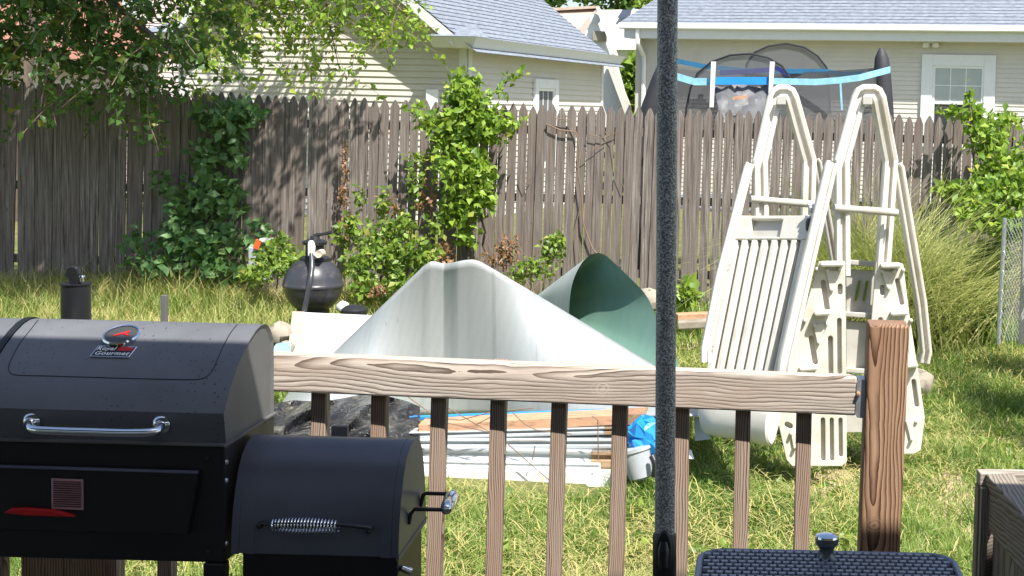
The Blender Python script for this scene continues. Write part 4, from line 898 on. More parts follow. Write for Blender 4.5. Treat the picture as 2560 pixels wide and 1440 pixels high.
# small pump
pc = P(886, 790, 9.25); pu = thing('pool_pump', (pc.x, pc.y, .12), 'small black pool pump pot next to the round tank', 'pump')
mb = MB(); mb.lathe((pc.x, pc.y, .12), [(.07, 0), (.075, pc.z - .12)], 18); mb.build('pot', M['black_pl'], pu, smooth=True)
mb = MB(); mb.lathe((pc.x, pc.y, pc.z), [(.08, 0), (.088, .02), (.088, .045), (.06, .07), (.02, .075)], 18); mb.build('lid', M['black_pl'], pu, smooth=True)
# grey bin at the fence
bn = thing('storage_bin', P(640, 690, 11.5), 'grey plastic bin half hidden by the low bush at the fence', 'bin')
mb = MB(); a = P(622, 700, 11.5); b = P(668, 618, 11.5); mb.box(((a.x + b.x) / 2, 11.55, (a.z + b.z) / 2), (b.x - a.x, .14, b.z - a.z)); mb.build('body', pm('grey_bin', (.36, .40, .44), .5), bn, bevel=.01)
mb = MB(); mb.bar(P(640, 622, 11.46), P(648, 600, 11.46), .05, .02, (0, 1, 0)); mb.build('handle', pm('orange_plastic', (.65, .12, .02), .5), bn)
mb = MB(); mb.box(P(668, 600, 11.5), (.1, .1, .03)); mb.build('lid', M['white_paint'], bn, bevel=.005)

# ---- tarp heap
mb = MB(); rows = []
for j in range(26):
    v = j / 25; row = []
    for i in range(50):
        u = i / 49; px = 660 + 390 * u; topy_ = 985 + 18 * math.sin(u * 5) + 60 * max(0, u - .62) ** 1.2 * 2.6 + 40 * max(0, .2 - u) * 3
        y = topy_ + (1150 - topy_) * v; d = 7.6 - 1.0 * v + .10 * math.sin(u * 13 + 3 * v) * math.sin(v * 9 + u * 4) + .07 * math.sin(u * 31 + v * 17) - .12 * math.exp(-((u - .6) / .18) ** 2 - ((v - .5) / .3) ** 2)
        row.append(P(px, y, d))
    rows.append(row)
mb.grid(rows); tag(mb.build('plastic_tarp', M['tarp'], smooth=True), 'crumpled shiny black plastic tarp heaped behind the balusters', 'tarp')

# ---- pile of pool frame beams
GRP = 'pool frame beams stacked in the pile'
def beam(x0, y0, x1, y1, h, D, m, lab, name='pool_beam', prof=0, dep=.12, end=None, group=GRP):
    a, b = P(x0, y0, D), P(x1, y1, D); hh = h * D / F_PX; t_ = (b - a).normalized(); up = V3((0, 0, 1)) - t_ * t_.z; mb = MB()
    pf = [(0, 0), (0, hh)] if not prof else None
    sec_ = [(.0, 0), (.0, hh * .16), (.018, hh * .24), (.018, hh * .44), (.0, hh * .52), (.0, hh * .82), (.012, hh), (dep, hh), (dep, 0)] if prof else [(0, 0), (0, hh), (dep, hh), (dep, 0)]
    A = [a + V3((0, d, 0)) - up * z for d, z in sec_]
    mb.prism(A, b - a); o = mb.build(name, m, bevel=.004); tag(o, lab, 'beam', group)
    if end:
        e = MB(); L = (b - a).length; e.prism([p - V3((0, .006, 0)) + t_ * (L - end) for p in A], t_ * (end + .01)); e.build('muddy_end', M['rust'], o)
    return o
beam(1000, 1175, 1532, 1181, 42, 7.0, M['beam_white'], 'lowest wide white beam of the pile, lying on the grass', prof=0, dep=.2)
beam(980, 1213, 1545, 1217, 12, 6.95, M['beam_grey'], 'thin grey rail flat in the grass below the pile', dep=.05)
beam(1010, 1118, 1535, 1130, 46, 7.06, M['beam_grey'], 'pale grey grooved beam with muddy right end in the middle of the pile', prof=1, end=.12)
beam(1030, 1100, 1560, 1100, 26, 7.1, M['beam_grey'], 'grey beam between the dirty-ended rail and the grooved beam', prof=1)
beam(1020, 1082, 1628, 1066, 20, 7.14, M['beam_grey'], 'upper grey rail with brown dirty right end', prof=1, end=.25)
beam(1045, 1062, 1610, 1034, 26, 7.16, M['plank'], 'orange-brown timber board on top of the pile', name='timber_board', dep=.16, end=.1)
beam(1020, 1042, 1560, 1022, 10, 7.4, M['blue'], 'thin bright blue strip behind the top of the timber board', name='blue_strip', dep=.03)
beam(995, 1150, 1500, 1160, 22, 7.03, M['beam_white'], 'white grooved beam second from the bottom of the pile', prof=1)
# dry vines lying on the pile
wv = thing('dry_stems', P(1200, 1080, 7.0), 'thin dry vine stems straggling over the beam pile', 'dry stems')
mb = MB()
for ln in (((1020, 990), (1070, 1030), (1110, 1055), (1200, 1075), (1240, 1085)), ((1060, 1045), (1150, 1050), (1230, 1030), (1330, 1020)), ((1120, 1020), (1190, 1060), (1250, 1095), (1290, 1130), (1380, 1205)), ((1280, 1030), (1310, 1060), (1340, 1075), (1430, 1085)), ((1480, 1040), (1495, 1050), (1497, 1150)), ((1190, 1060), (1230, 1040), (1262, 1025)), ((1335, 1115), (1330, 1150))):
    mb.tube([P(x + random.uniform(-3, 3), y, 6.95) for x, y in ln], .003, 5)
mb.build('stem', M['twig'], wv)
# blue bag and grey bucket at the pile's end
pl_ = thing('blue_bag', P(1610, 1150, 6.9), 'crumpled bright blue plastic bag at the right end of the pile', 'bag')
mb = MB(); rows = []
for i in range(9):
    th = math.pi * i / 8; rows.append([P(1610, 1092, 6.92) + V3((.085 * math.sin(th) ** .6 * math.cos(k * .5236) * (1 + .22 * math.sin(k * 3 + i * 2.1)), .07 * math.sin(th) ** .6 * math.sin(k * .5236), .085 * math.cos(th) * (1 + .25 * math.sin(k * 2.3 + i)))) for k in range(13)])
rows = [[v + V3((random.gauss(0, .010), random.gauss(0, .012), random.gauss(0, .014))) for v in r] for r in rows]
for r in rows: r[-1] = r[0]
mb.grid(rows); mb.build('body', M['blue'], pl_)
bk = thing('bucket', PZ(1612, 1196, .03), 'grey plastic bucket standing under the blue bag', 'bucket')
mb = MB(); a = P(1602, 1192, 6.86); mb.lathe(a, [(.05, -.01), (.062, .0), (.078, .13), (.086, .135), (.086, .15), (.04, .155)], 22, (-.25, .1, .95)); mb.build('shell', pm('grey_bucket', (.40, .43, .46), .4, dirt=(.2, .19, .17)), bk, smooth=True)
mb = MB(); mb.tube([P(1630, 1140, 6.8), P(1640, 1160, 6.78), P(1636, 1190, 6.8)], .018, 10); mb.build('spout', M['black_pl'], bk, smooth=True)
mb = MB(); mb.prism([P(1735, 1045, 7.3), P(1752, 1045, 7.3), P(1775, 1098, 7.2), P(1738, 1102, 7.2)], (0, .02, 0)); tag(mb.build('liner_sheet', pm('pale_blue_liner', (.52, .60, .64), .5), None), 'pale blue-grey liner sheet leaning at the ladder foot', 'liner sheet')
mb = MB(); mb.prism([P(1712, 1145, 7.0), P(1735, 1148, 7.0), P(1728, 1128, 7.05), P(1714, 1122, 7.05)], (0, .02, 0)); tag(mb.build('white_scrap', M['white_paint']), 'small white plastic scrap in the grass near the canopy pole', 'scrap')
mb = MB(); a, b = P(1690, 792, 10.8), P(1775, 788, 10.9); mb.bar(a, b, .1, .05); tag(mb.build('timber_offcut', M['plank'], bevel=.004), 'orange-brown timber offcut on the ground behind the sapling', 'timber')
mb = MB(); a, b = P(1695, 812, 10.3), P(1770, 808, 10.3); mb.bar(a, b, .12, .06); tag(mb.build('paving_block', M['stone'], bevel=.01), 'grey paving block lying in front of the timber offcut', 'block')

# ---- chain-link fence at the right edge
ch = thing('chain_link_fence', PZ(2500, 860, .08), 'silver chain-link fence with grey post at the right edge', 'fence')
cD = 9.4
mb = MB(); mb.tube([P(2496, 860, cD), P(2512, 545, cD)], .017, 10); mb.build('post', M['steel'], ch, smooth=True)
mb = MB(); mb.tube([P(2553, 860, cD - 1), P(2566, 520, cD - 1)], .02, 10); mb.build('post', M['white_gr'], ch, smooth=True)
mb = MB(); a0, a1 = P(2498, 850, cD), P(2512, 550, cD); b0, b1 = P(2760, 880, 7.2), P(2780, 500, 7.2)
n = 30
for i in range(-n, n * 2):
    for sgn in (1, -1):
        s0 = i / n; pts = []
        for k in range(13):
            t_ = k / 12; s_ = s0 + sgn * t_ * .62
            if 0 <= s_ <= 1: pts.append(a0.lerp(b0, s_).lerp(a1.lerp(b1, s_), t_))
        if len(pts) > 1: mb.tube(pts, .0022, 4, False)
mb.build('mesh_panel', M['steel'], ch)

# ================================================================ DECK
# ---- railing
rail = thing('deck_railing', P(1400, 1440, 3.1), 'weathered wooden deck railing with square balusters and stained end post', 'railing')
RA, RB = P(-160, 851, 3.14), P(2142, 943, 3.02)
def rail_top(px): return RA.lerp(RB, (px + 160) / 2302)
th = .038; hgt = .088; nrm = V3(((RB - RA).y, -(RB - RA).x, 0)).normalized()
mb = MB(); q0 = [RA, RB, RB - ZZ * hgt, RA - ZZ * hgt]; mb.hexa(q0[::-1], [p - nrm * th for p in q0][::-1]); mb.build('top_rail', M['rail'], rail, bevel=.004)
for tx, bx in ((-10, -2), (140, 148), (655, 652), (803, 795), (953, 941), (1103, 1086), (1251, 1234), (1402, 1384), (1553, 1540), (1706, 1699), (1860, 1849), (2012, 2001), (420, 418), (280, 282)):
    D = rail_top(tx).y + .0585; a = P(tx, 900 if tx < 1300 else 940, D); b = P(bx, 1440, D); b = b + (b - a) * (b.z - .5) / (a.z - b.z)
    if tx in (140, 280, -10): pass
    mb = MB(); mb.bar(b, a, .035, .035, (0, 1, 0)); mb.build('baluster', M['baluster'], rail, bevel=.003)
a = P(2224, 815, 3.0); b = P(2200, 1380, 3.0); b = b + (b - a) * (b.z - .5) / (a.z - b.z)
mb = MB(); mb.bar(b + V3((0, .045, 0)), a + V3((0, .045, 0)), .090, .090, (0, 1, 0)); mb.build('end_post', M['post'], rail, bevel=.004)
for px, col in ((132, M['post']), (238, M['post'])):
    b = P(px, 1440, 3.2); mb = MB(); mb.box((b.x, b.y, .95), (.1, .1, .9)); mb.build('lower_post', col, rail, bevel=.004)
mb = MB(); b0, b1 = rail_top(2134), rail_top(2162)
mb.prism([P(2142, 958, 3.018), P(2146, 948, 3.018), P(2163, 949, 3.018), P(2162, 1046, 3.018), P(2142, 1044, 3.018), P(2138, 1034, 3.018)], (0, .003, 0)); brk = mb.build('rail_bracket', M['steel'], rail)
mb = MB(); mb.prism([P(2146, 949, 3.02), P(2164, 949, 3.02), P(2163, 1046, 3.02), P(2146, 1044, 3.02)], (0, .045, 0)); mb.build('bracket_plate', M['steel'], brk)
mb = MB(); mb.lathe(P(2146, 985, 3.012), [(.001, -.004), (.004, -.003), (.005, .004)], 10, (0, 1, 0)); mb.build('screw', M['rust'], brk)

# ---- canopy pole: stands under the eave of the roof overhead
PD = 1.9; k_ = PD / 2.85
um = thing('canopy_pole', P(1662, 1440, PD), 'slim black hammered-finish canopy pole with a clamp, standing in front of the railing', 'pole')
a = P(1662, 1345, PD); b = P(1669, 0, PD); ax = (b - a).normalized(); b = a + ax * ((2.92 - a.z) / ax.z)
mb = MB(); mb.tube([a, b], .0214 * k_, 28); mb.build('upper_pole', M['hammer'], um, smooth=True)
lo_ = a - ax * ((a.z - .5) / ax.z)
mb = MB(); mb.tube([a, lo_], .0185 * k_, 20); mb.build('lower_pole', M['black_pl'], um, smooth=True)
mb = MB(); mb.lathe((lo_.x, lo_.y, .5), [(.09, 0), (.09, .012), (.03, .03), (.016, .08)], 32); mb.build('foot', M['black_pl'], um, smooth=True)
mb = MB(); c_ = P(1661, 1385, PD)
mb.lathe(c_, [(.013, -.036), (.0168, -.031), (.0168, .027), (.0138, .033)], 24, ax); hs = mb.build('clamp', M['black_pl'], um, smooth=True)
mb = MB(); cc = P(1659, 1380, PD - .020); pts = []
for k in range(24):
    an = 2 * math.pi * k / 24; pts.append(cc + V3((.0112 * math.cos(an), 0, .029 * math.sin(an))))
mb.prism(pts, (0, .013, 0)); mb.build('clamp_lever', M['black_rub'], hs, bevel=.003)
mb = MB(); mb.tube([cc + V3((0, -.003, .015)), cc + V3((0, -.008, .005)), cc + V3((0, -.007, -.019))], [.005, .0085, .0066], 12); mb.build('lever_grip', M['black_pl'], hs, smooth=True)

# ---- wicker box table
wk = thing('wicker_table', P(2070, 1440, 2.25), 'dark woven resin table top with a chrome-capped knob at the bottom right', 'table')
WZ = P(1900, 1372, 2.35).z; L0 = PZ(1752, 1372, WZ); R0 = PZ(2378, 1386, WZ)
ux = (R0 - L0); ux.z = 0; WW = ux.length; ux.normalize(); uy = V3((ux.y, -ux.x, 0)); WDp = .40
def wp(a_, b_, z=0): return V3((L0.x, L0.y, WZ + z)) + ux * a_ + uy * b_
def rrect(w_, d_, r, n=6, ins=0, z=0):
    out = []
    for cx, cy, a0 in ((r, r, math.pi), (w_ - r, r, 1.5 * math.pi), (w_ - r, d_ - r, 0), (r, d_ - r, .5 * math.pi)):
        for k in range(n + 1): an = a0 + k / n * math.pi / 2; out.append(wp(cx + (r - ins) * math.cos(an), cy + (r - ins) * math.sin(an), z))
    return out
mb = MB(); mb.prism(rrect(WW, WDp, .045, z=-.006), (0, 0, -.05)); mb.build('lid_core', M['black_rub'], wk)
mb = MB(); edge = rrect(WW, WDp, .045, z=-.004); mb.tube(edge + [edge[0]], .006, 8, False); edge = rrect(WW, WDp, .045, ins=-.002, z=-.02); mb.tube(edge + [edge[0]], .006, 8, False); mb.build('rim', M['weave'], wk, smooth=True)
mb = MB(); sx, sy = .0150, .0180; nx, ny = int(WW / sx), int(WDp / sy)
for j in range(ny):
    for i in range(nx):
        a_ = (i + .5) * sx + (sx * .5 if j % 2 else 0) - .002; b_ = (j + .5) * sy
        ca = min(a_, WW - a_); cb = min(b_, WDp - b_)
        if ca < .008 or cb < .006 or (ca < .045 and cb < .045 and math.hypot(.045 - ca, .045 - cb) > .038): continue
        h = .0035; q = [wp(a_ - sx * .44, b_ - sy * .36, -.005), wp(a_ + sx * .44, b_ - sy * .36, -.005), wp(a_ + sx * .44, b_ + sy * .36, -.005), wp(a_ - sx * .44, b_ + sy * .36, -.005)]
        t_ = [wp(a_ - sx * .34, b_ - sy * .24, h - .002), wp(a_ + sx * .34, b_ - sy * .24, h - .002), wp(a_ + sx * .34, b_ + sy * .24, h - .002), wp(a_ - sx * .34, b_ + sy * .24, h - .002)]
        mb.hexa(q, t_)
mb.build('woven_top', M['weave'], wk)
mb = MB(); mb.prism(rrect(WW, WDp, .045, ins=.012, z=-.06), (0, 0, -(WZ - .5 - .06))); mb.build('base', M['weave'], wk)
kc = PZ(2066, 1392, WZ); mb = MB(); mb.lathe(kc, [(.016, 0), (.0135, .006), (.0125, .014), (.016, .020), (.020, .023), (.0205, .028), (.0205, .034)], 24); kb = mb.build('knob', pm('grey_knob', (.16, .165, .18), .3, .6), wk, smooth=True)
mb = MB(); mb.lathe(kc, [(.0205, .0345), (.0195, .038), (.012, .0405), (.001, .041)], 24); mb.build('knob_cap', M['chrome'], kb, smooth=True)

# ---- planter box
pb = thing('planter_box', PZ(2500, 1440, .9), 'grey weathered wooden planter box at the right edge of the deck', 'planter')
c1 = P(2441, 1172, 3.05); zt = c1.z; back = V3((1, .06, 0)).normalized(); fwd = V3((.083, -1, 0)).normalized()
def pbx(a_, b_, z): return V3((c1.x, c1.y, zt + z)) + back * a_ + fwd * b_
def pblock(mbx, a0, a1, b0, b1, z0, z1): mbx.hexa([pbx(a0, b0, z0), pbx(a1, b0, z0), pbx(a1, b1, z0), pbx(a0, b1, z0)], [pbx(a0, b0, z1), pbx(a1, b0, z1), pbx(a1, b1, z1), pbx(a0, b1, z1)])
mb = MB(); pblock(mb, 0, .8, 0, .035, -.03, 0); mb.build('back_cap', M['old_wood_x'], pb, bevel=.003)
mb = MB(); pblock(mb, .012, .075, .0355, .9, -.028, -.001); mb.build('side_cap', M['old_wood'], pb, bevel=.003)
mb = MB(); pblock(mb, -.002, .024, -.001, .03, -.7, -.031); pblock(mb, .0015, .016, .031, .05, -.7, -.031); mb.build('corner_post', M['old_wood_z'], pb, bevel=.002)
mb = MB(); pblock(mb, .018, .034, .051, .9, -.125, -.0285); mb.build('top_board', M['old_wood'], pb, bevel=.003)
mb = MB()
for i in range(9): pblock(mb, .030, .044, .052 + i * .094, .052 + i * .094 + .09, -.7, -.126)
mb.build('side_slat', M['old_wood_z'], pb, bevel=.002)
mb = MB(); pblock(mb, .024, .8, .002, .02, -.7, -.031); mb.build('back_board', M['old_wood'], pb)
mb = MB(); pblock(mb, .05, .8, .03, .9, -.7, -.16); mb.build('soil', pm('planter_soil', (.05, .038, .03), .95, bump=.8, bscale=20), pb)

# ================================================================ GRILL
gr = thing('charcoal_grill', (-1.3, 2.75, .5), 'black charcoal grill with chimney and offset firebox standing at the railing', 'grill')
XR, XL = -1.047, -1.535
def zat(px, py, D): return P(px, py, D).z
def prof_from(x, pts): return [(x * F_PX / (px - CX) if D is None else D, py, px) for px, py, D in pts]
lidp = [(555, 1112, 2.662), (555, 1070, 2.655), (556, 1034, 2.650), (562, 985, 2.674), (571, 943, 2.700), (582, 908, 2.727), (596, 875, 2.758), (612, 847, 2.79), (630, 824, 2.824), (645, 813, 2.85), (657, 810, 2.872), (668, 814, 2.892), (676, 826, 2.907), (682, 848, None), (683, 900, None), (683, 1040, None)]
LP = []
for px, py, D in lidp:
    d = D or XR * F_PX / (px - CX); LP.append((d, zat(px, py, d)))
def extr(mbx, prof, x0, x1, cap0=True, cap1=True, grow=0, base=None):
    cy = sum(p[0] for p in prof) / len(prof); cz = sum(p[1] for p in prof) / len(prof)
    pr = [(cy + (y - cy) * (1 + grow), cz + (z - cz) * (1 + grow)) for y, z in prof]
    n = len(pr); A = [V3((x0, y, z)) for y, z in pr]; B = [V3((x1, y, z)) for y, z in pr]
    fs = [(i, i + 1, n + i + 1, n + i) for i in range(n - 1)]
    mbx.add(A + B, fs)
    if cap0: mbx.add(A, [tuple(range(n))])
    if cap1: mbx.add(B, [tuple(range(n))[::-1]])
def hit(prof, px, py):
    d = ray(px, py); best = None
    for (y0, z0), (y1, z1) in zip(prof[:-1], prof[1:]):
        A = np.array([[d.y, -(y1 - y0)], [d.z, -(z1 - z0)]]); b = np.array([y0 - CAM.y, z0 - CAM.z])
        try: t_, s_ = np.linalg.solve(A, b)
        except Exception: continue
        if -1e-6 <= s_ <= 1 + 1e-6 and t_ > 0 and (best is None or t_ < best[0]):
            n = V3((0, -(z1 - z0), (y1 - y0))).normalized(); n = n if n.y < 0 or n.z > 0 else -n
            best = (t_, CAM + d * t_, n)
    return best[1], best[2]
mb = MB(); extr(mb, LP, XL, XR, True, False); lid = mb.build('lid', M['paint_lid_lit'], gr, smooth=True)
mb = MB(); ins = [(y, z) for y, z in LP]; cy_ = sum(p[0] for p in LP) / len(LP); cz_ = sum(p[1] for p in LP) / len(LP)
ins = [(cy_ + (y - cy_) * .93, cz_ + (z - cz_) * .955 - .004) for y, z in LP]
mb.add([V3((XR - .004, y, z)) for y, z in ins], [tuple(range(len(ins)))])
mb.add([V3((XR, y, z)) for y, z in LP] + [V3((XR - .004, y, z)) for y, z in ins], [(i, (i + 1) % len(LP), len(LP) + (i + 1) % len(LP), len(LP) + i) for i in range(len(LP))])
mb.build('end_plate', M['paint_end_lit'], lid)
mb = MB(); extr(mb, LP, XL - .016, XL - .002, True, True, .035); mb.build('end_flange', M['paint'], lid, smooth=True)
mb = MB(); extr(mb, LP, XL - .35, XL - .017, True, True, -.01); mb.build('side_section', M['paint_lid_lit'], gr, smooth=True)
# pressed outline on the lid
mb = MB(); ol = curve([(95, 801), (72, 830), (50, 858), (32, 890), (22, 915), (26, 932), (45, 938), (120, 940), (250, 944), (400, 948), (480, 949), (512, 944), (532, 925), (545, 895), (560, 862), (577, 832), (594, 811)], 90)
pts = []
for p in ol:
    try: h, n_ = hit(LP, p.x, p.y); pts.append(h + n_ * .0002)
    except TypeError: pass
mb.tube(pts, .0011, 6); mb.build('pressed_line', M['paint'], lid, smooth=True)
# thermometer
tc, tn = hit(LP, 305, 844); tn = (tn + V3((0, .02, .22))).normalized(); tc = tc - tn * .002
mb = MB(); mb.lathe(tc, [(.036, -.006), (.036, .006), (.0372, .009), (.035, .0125), (.032, .0112)], 36, tn, False); th_ = mb.build('thermometer', M['chrome'], lid, smooth=True)
mb = MB(); mb.lathe(tc, [(.0325, .0088), (.0325, .0092)], 36, tn); mb.build('dial', pm('dark_dial', (.05, .05, .05), .2), th_)
tu = V3((1, 0, 0)); tv = tn.cross(tu).normalized()
tv = tv if tv.z > 0 else -tv
mb = MB(); mb.bar(tc + tn * .0102 - tu * .014 - tv * .006, tc + tn * .0102 + tu * .014 + tv * .012, .0045, .001, tn); mb.bar(tc + tn * .0104 + tu * .004 + tv * .004, tc + tn * .0104 + tu * .016 - tv * .004, .0045, .001, tn); mb.build('needle', M['red'], th_)
# name badge
bc, bn_ = hit(LP, 285, 882); bu = V3((1, 0, 0)); bv = bn_.cross(bu).normalized(); bv = bv if bv.z > 0 else -bv
def bq(mbx, x0, x1, y0, y1, d0, d1, sh=.18):
    f = lambda x, y, d: bc + bu * (x + sh * y) + bv * y + bn_ * d
    mbx.hexa([f(x0, y0, d0), f(x1, y0, d0), f(x1, y1, d0), f(x0, y1, d0)], [f(x0, y0, d1), f(x1, y0, d1), f(x1, y1, d1), f(x0, y1, d1)])
mb = MB(); bq(mb, -.040, .040, -.0155, .0155, -.002, .004); bd = mb.build('badge', M['chrome'], lid, bevel=.0006)
mb = MB(); bq(mb, -.0375, .0375, -.0130, .0130, .0041, .0046); mb.build('badge_face', M['paint'], bd)
mb = MB(); bq(mb, .006, .036, .002, .0125, .0047, .0050); mb.build('badge_flash', M['red'], bd)
fnt = None
for txt, yy, s_ in (('Royal', .0018, .0142), ('Gourmet', -.0115, .0142)):
    cu = bpy.data.curves.new('badge_text', 'FONT'); cu.body = txt; cu.size = s_; cu.shear = .25; cu.extrude = .0004; cu.offset = .0003; cu.space_character = 1.12
    tmp = bpy.data.objects.new('badge_text', cu); C.objects.link(tmp); bpy.context.view_layer.update()
    me = bpy.data.meshes.new_from_object(tmp.evaluated_get(bpy.context.evaluated_depsgraph_get())); bpy.data.objects.remove(tmp)
    wdt = max(v.co.x for v in me.vertices); goal = .040 if txt == 'Royal' else .071; k = goal / wdt
    for v in me.vertices: v.co = bc + bu * (-.0355 + v.co.x * k) + bv * (v.co.y + yy) + bn_ * (.0056 + v.co.z)
    me.materials.append(M['white_paint']); o = bpy.data.objects.new('badge_text', me); C.objects.link(o); adopt(o, bd)
# lid handle
mb = MB(); hp = curve([tuple(P(80, 1056, 2.648)), tuple(P(72, 1062, 2.615)), tuple(P(84, 1074, 2.59)), tuple(P(140, 1078, 2.582)), tuple(P(240, 1081, 2.58)), tuple(P(330, 1083, 2.582)), tuple(P(385, 1080, 2.59)), tuple(P(402, 1068, 2.615)), tuple(P(403, 1062, 2.648))], 40)
mb.tube(hp, .0085, 14); hd = mb.build('handle', M['chrome'], lid, smooth=True)
for px, py in ((80, 1055), (404, 1062)):
    mb = MB(); mb.lathe(P(px, py, 2.652), [(.018, 0), (.018, .004), (.013, .009), (.009, .011)], 20, (0, -1, 0)); mb.build('rosette', M['chrome'], hd, smooth=True)
# body
BZ = zat(555, 1410, 2.65); SZ = zat(555, 1116, 2.65)
mb = MB(); mb.hexa([V3((XL - .35, 2.655, BZ)), V3((XR, 2.655, BZ)), V3((XR, 2.93, BZ)), V3((XL - .35, 2.93, BZ))], [V3((XL - .35, 2.655, SZ)), V3((XR, 2.655, SZ)), V3((XR, 2.93, SZ)), V3((XL - .35, 2.93, SZ))]); body = mb.build('body', M['paint'], gr, bevel=.004)
mb = MB(); mb.hexa([V3((XL, 2.645, SZ + .0005)), V3((XR + .003, 2.645, SZ + .0005)), V3((XR + .003, 2.935, SZ + .0005)), V3((XL, 2.935, SZ + .0005))], [V3((XL, 2.645, SZ + .004)), V3((XR + .003, 2.645, SZ + .004)), V3((XR + .003, 2.935, SZ + .004)), V3((XL, 2.935, SZ + .004))]); mb.build('seam_lip', M['paint_end_lit'], body)
mb = MB(); mb.prism([P(-200, 1158, 2.640), P(495, 1179, 2.640), P(468, 1338, 2.640), P(-200, 1318, 2.640)], (0, .014, 0)); fp = mb.build('front_door', M['paint'], body, bevel=.002)
mb = MB(); mb.hexa([P(-200, 1158, 2.6395), P(495, 1179, 2.6395), P(495, 1185, 2.632), P(-200, 1164, 2.632)], [p + V3((0, 0, .0015)) for p in (P(-200, 1158, 2.6395), P(495, 1179, 2.6395), P(495, 1185, 2.632), P(-200, 1164, 2.632))]); mb.build('door_lip', M['paint_fb'], fp)
vent_m = pm('red_reflection_vent', (.62, .34, .38), .4, .2, var=.1)  # silver vent; the reflection of something red is painted into its colour
mb = MB(); mb.prism([P(128, 1196, 2.6375), P(207, 1199, 2.6375), P(208, 1275, 2.6375), P(129, 1272, 2.6375)], (0, .0022, 0)); vn = mb.build('vent', vent_m, fp)
mb = MB()
for i in range(12):
    y = 1203 + i * 5.6; mb.hexa([P(133, y, 2.6372), P(203, y + 2.6, 2.6372), P(203, y + 4.6, 2.634), P(133, y + 2, 2.634)], [p + V3((0, 0, .0012)) for p in (P(133, y, 2.6372), P(203, y + 2.6, 2.6372), P(203, y + 4.6, 2.634), P(133, y + 2, 2.634))])
mb.build('louvre', pm('dark_red_reflection_vent', (.17, .08, .085), .4, .3), vn)  # louvres carry the same painted red reflection
mb = MB(); pts = [(8, 1283), (24, 1273), (60, 1272), (130, 1277), (178, 1289), (184, 1293), (60, 1289)]
mb.prism([P(x, y, 2.622) for x, y in pts], (0, .012, 0)); mb.build('red_lever', M['red'], fp, bevel=.003)
for (px, py, d, ax) in ((519, 1146, 2.655, (0, -1, 0)), (523, 1381, 2.655, (0, -1, 0)),):
    mb = MB(); mb.lathe(P(px, py, d), [(.005, 0), (.004, .003), (.001, .004)], 10, ax); mb.build('screw', M['black_pl'], body, smooth=True)
for py in (1156, 1202, 1360):
    mb = MB(); mb.lathe(V3((XR, 2.662, zat(558, py, 2.66))), [(.0055, 0), (.0045, .003), (.001, .004)], 10, (1, 0, 0)); mb.build('screw', M['steel'], body, smooth=True)
for x, y in ((-1.068, 2.665), (-1.068, 2.9), (-1.8, 2.665), (-1.8, 2.9)):
    mb = MB(); mb.box((x, y, (.5 + BZ) / 2), (.042, .03, BZ - .5)); mb.build('leg', M['paint'], gr, bevel=.003)
# chimney and stop behind the lid
b = P(190, 800, 2.96); t0 = P(194, 712, 2.96)
mb = MB(); mb.lathe((b.x, b.y, b.z - .12), [(.0305, 0), (.0305, t0.z - b.z + .12)], 28); cm = mb.build('chimney', M['paint'], gr, smooth=True)
mb = MB(); mb.lathe((b.x, b.y, t0.z + .001), [(.0325, 0), (.0325, .003), (.001, .0035)], 28); mb.build('chimney_cap', M['paint'], cm)
mb = MB(); c_ = P(180, 690, 2.95); mb.prism([P(160, 690, 2.94), P(164, 670, 2.94), P(176, 664, 2.94), P(192, 668, 2.94), P(197, 684, 2.94), P(195, 714, 2.94), P(174, 714, 2.94), P(168, 694, 2.94)], (0, .016, 0)); mb.build('cap_flap', M['paint'], cm, bevel=.004)
mb = MB(); mb.lathe(P(205, 704, 2.94), [(.004, 0), (.004, .008), (.007, .010), (.005, .014)], 12); mb.build('cap_screw', M['chrome'], cm, smooth=True)
mb = MB(); a = P(411, 830, 2.96); mb.box((a.x, a.y, P(411, 786, 2.96).z), (.0125, .012, .085)); mb.build('lid_stop', M['paint_end_lit'], gr, bevel=.001)
# firebox
XF = -.702; fbp = [(1002, 1393, None), (1003, 1330, None), (1006, 1270, None), (1010, 1225, None), (1015, 1180, None), (1021, 1146, None), (1029, 1118, None), (1038, 1101, None), (1046, 1096, None), (1054, 1102, None), (1060, 1124, None), (1065, 1165, None), (1069, 1230, None), (1071, 1296, None)]
FP = []
for px, py, D in fbp:
    d = XF * F_PX / (px - CX); FP.append((d, zat(px, py, d)))
fb = MB(); SZF = FP[0][1]
fb.hexa([V3((-1.02, 2.675, .6)), V3((XF - .006, 2.675, .6)), V3((XF - .006, 2.87, .6)), V3((-1.02, 2.87, .6))], [V3((-1.02, 2.675, SZF - .002)), V3((XF - .006, 2.675, SZF - .002)), V3((XF - .006, 2.87, SZF - .002)), V3((-1.02, 2.87, SZF - .002))])
firebox = fb.build('firebox', M['paint'], gr, bevel=.004)
mb = MB(); extr(mb, FP, -1.035, XF, True, False)
for x0, x1, g_ in ((-1.0352, -1.02, .012), (XF - .014, XF - .0005, .010), (XF - .036, XF - .0155, .014), (-1.005, -.99, .008)): extr(mb, FP, x0, x1, True, True, g_)
fl = mb.build('firebox_lid', M['paint_fb'], firebox, smooth=True)
mb = MB(); mb.add([V3((XF - .002, y, z)) for y, z in FP], [tuple(range(len(FP)))]); mb.build('end_plate', M['paint_end_lit'], fl)
mb = MB(); mb.bar(V3((XF - .002, FP[0][0], SZF - .004)), V3((XF - .002, FP[-1][0], FP[-1][1] - .004)), .006, .010); mb.build('seam_lip', M['paint_end_lit'], firebox)
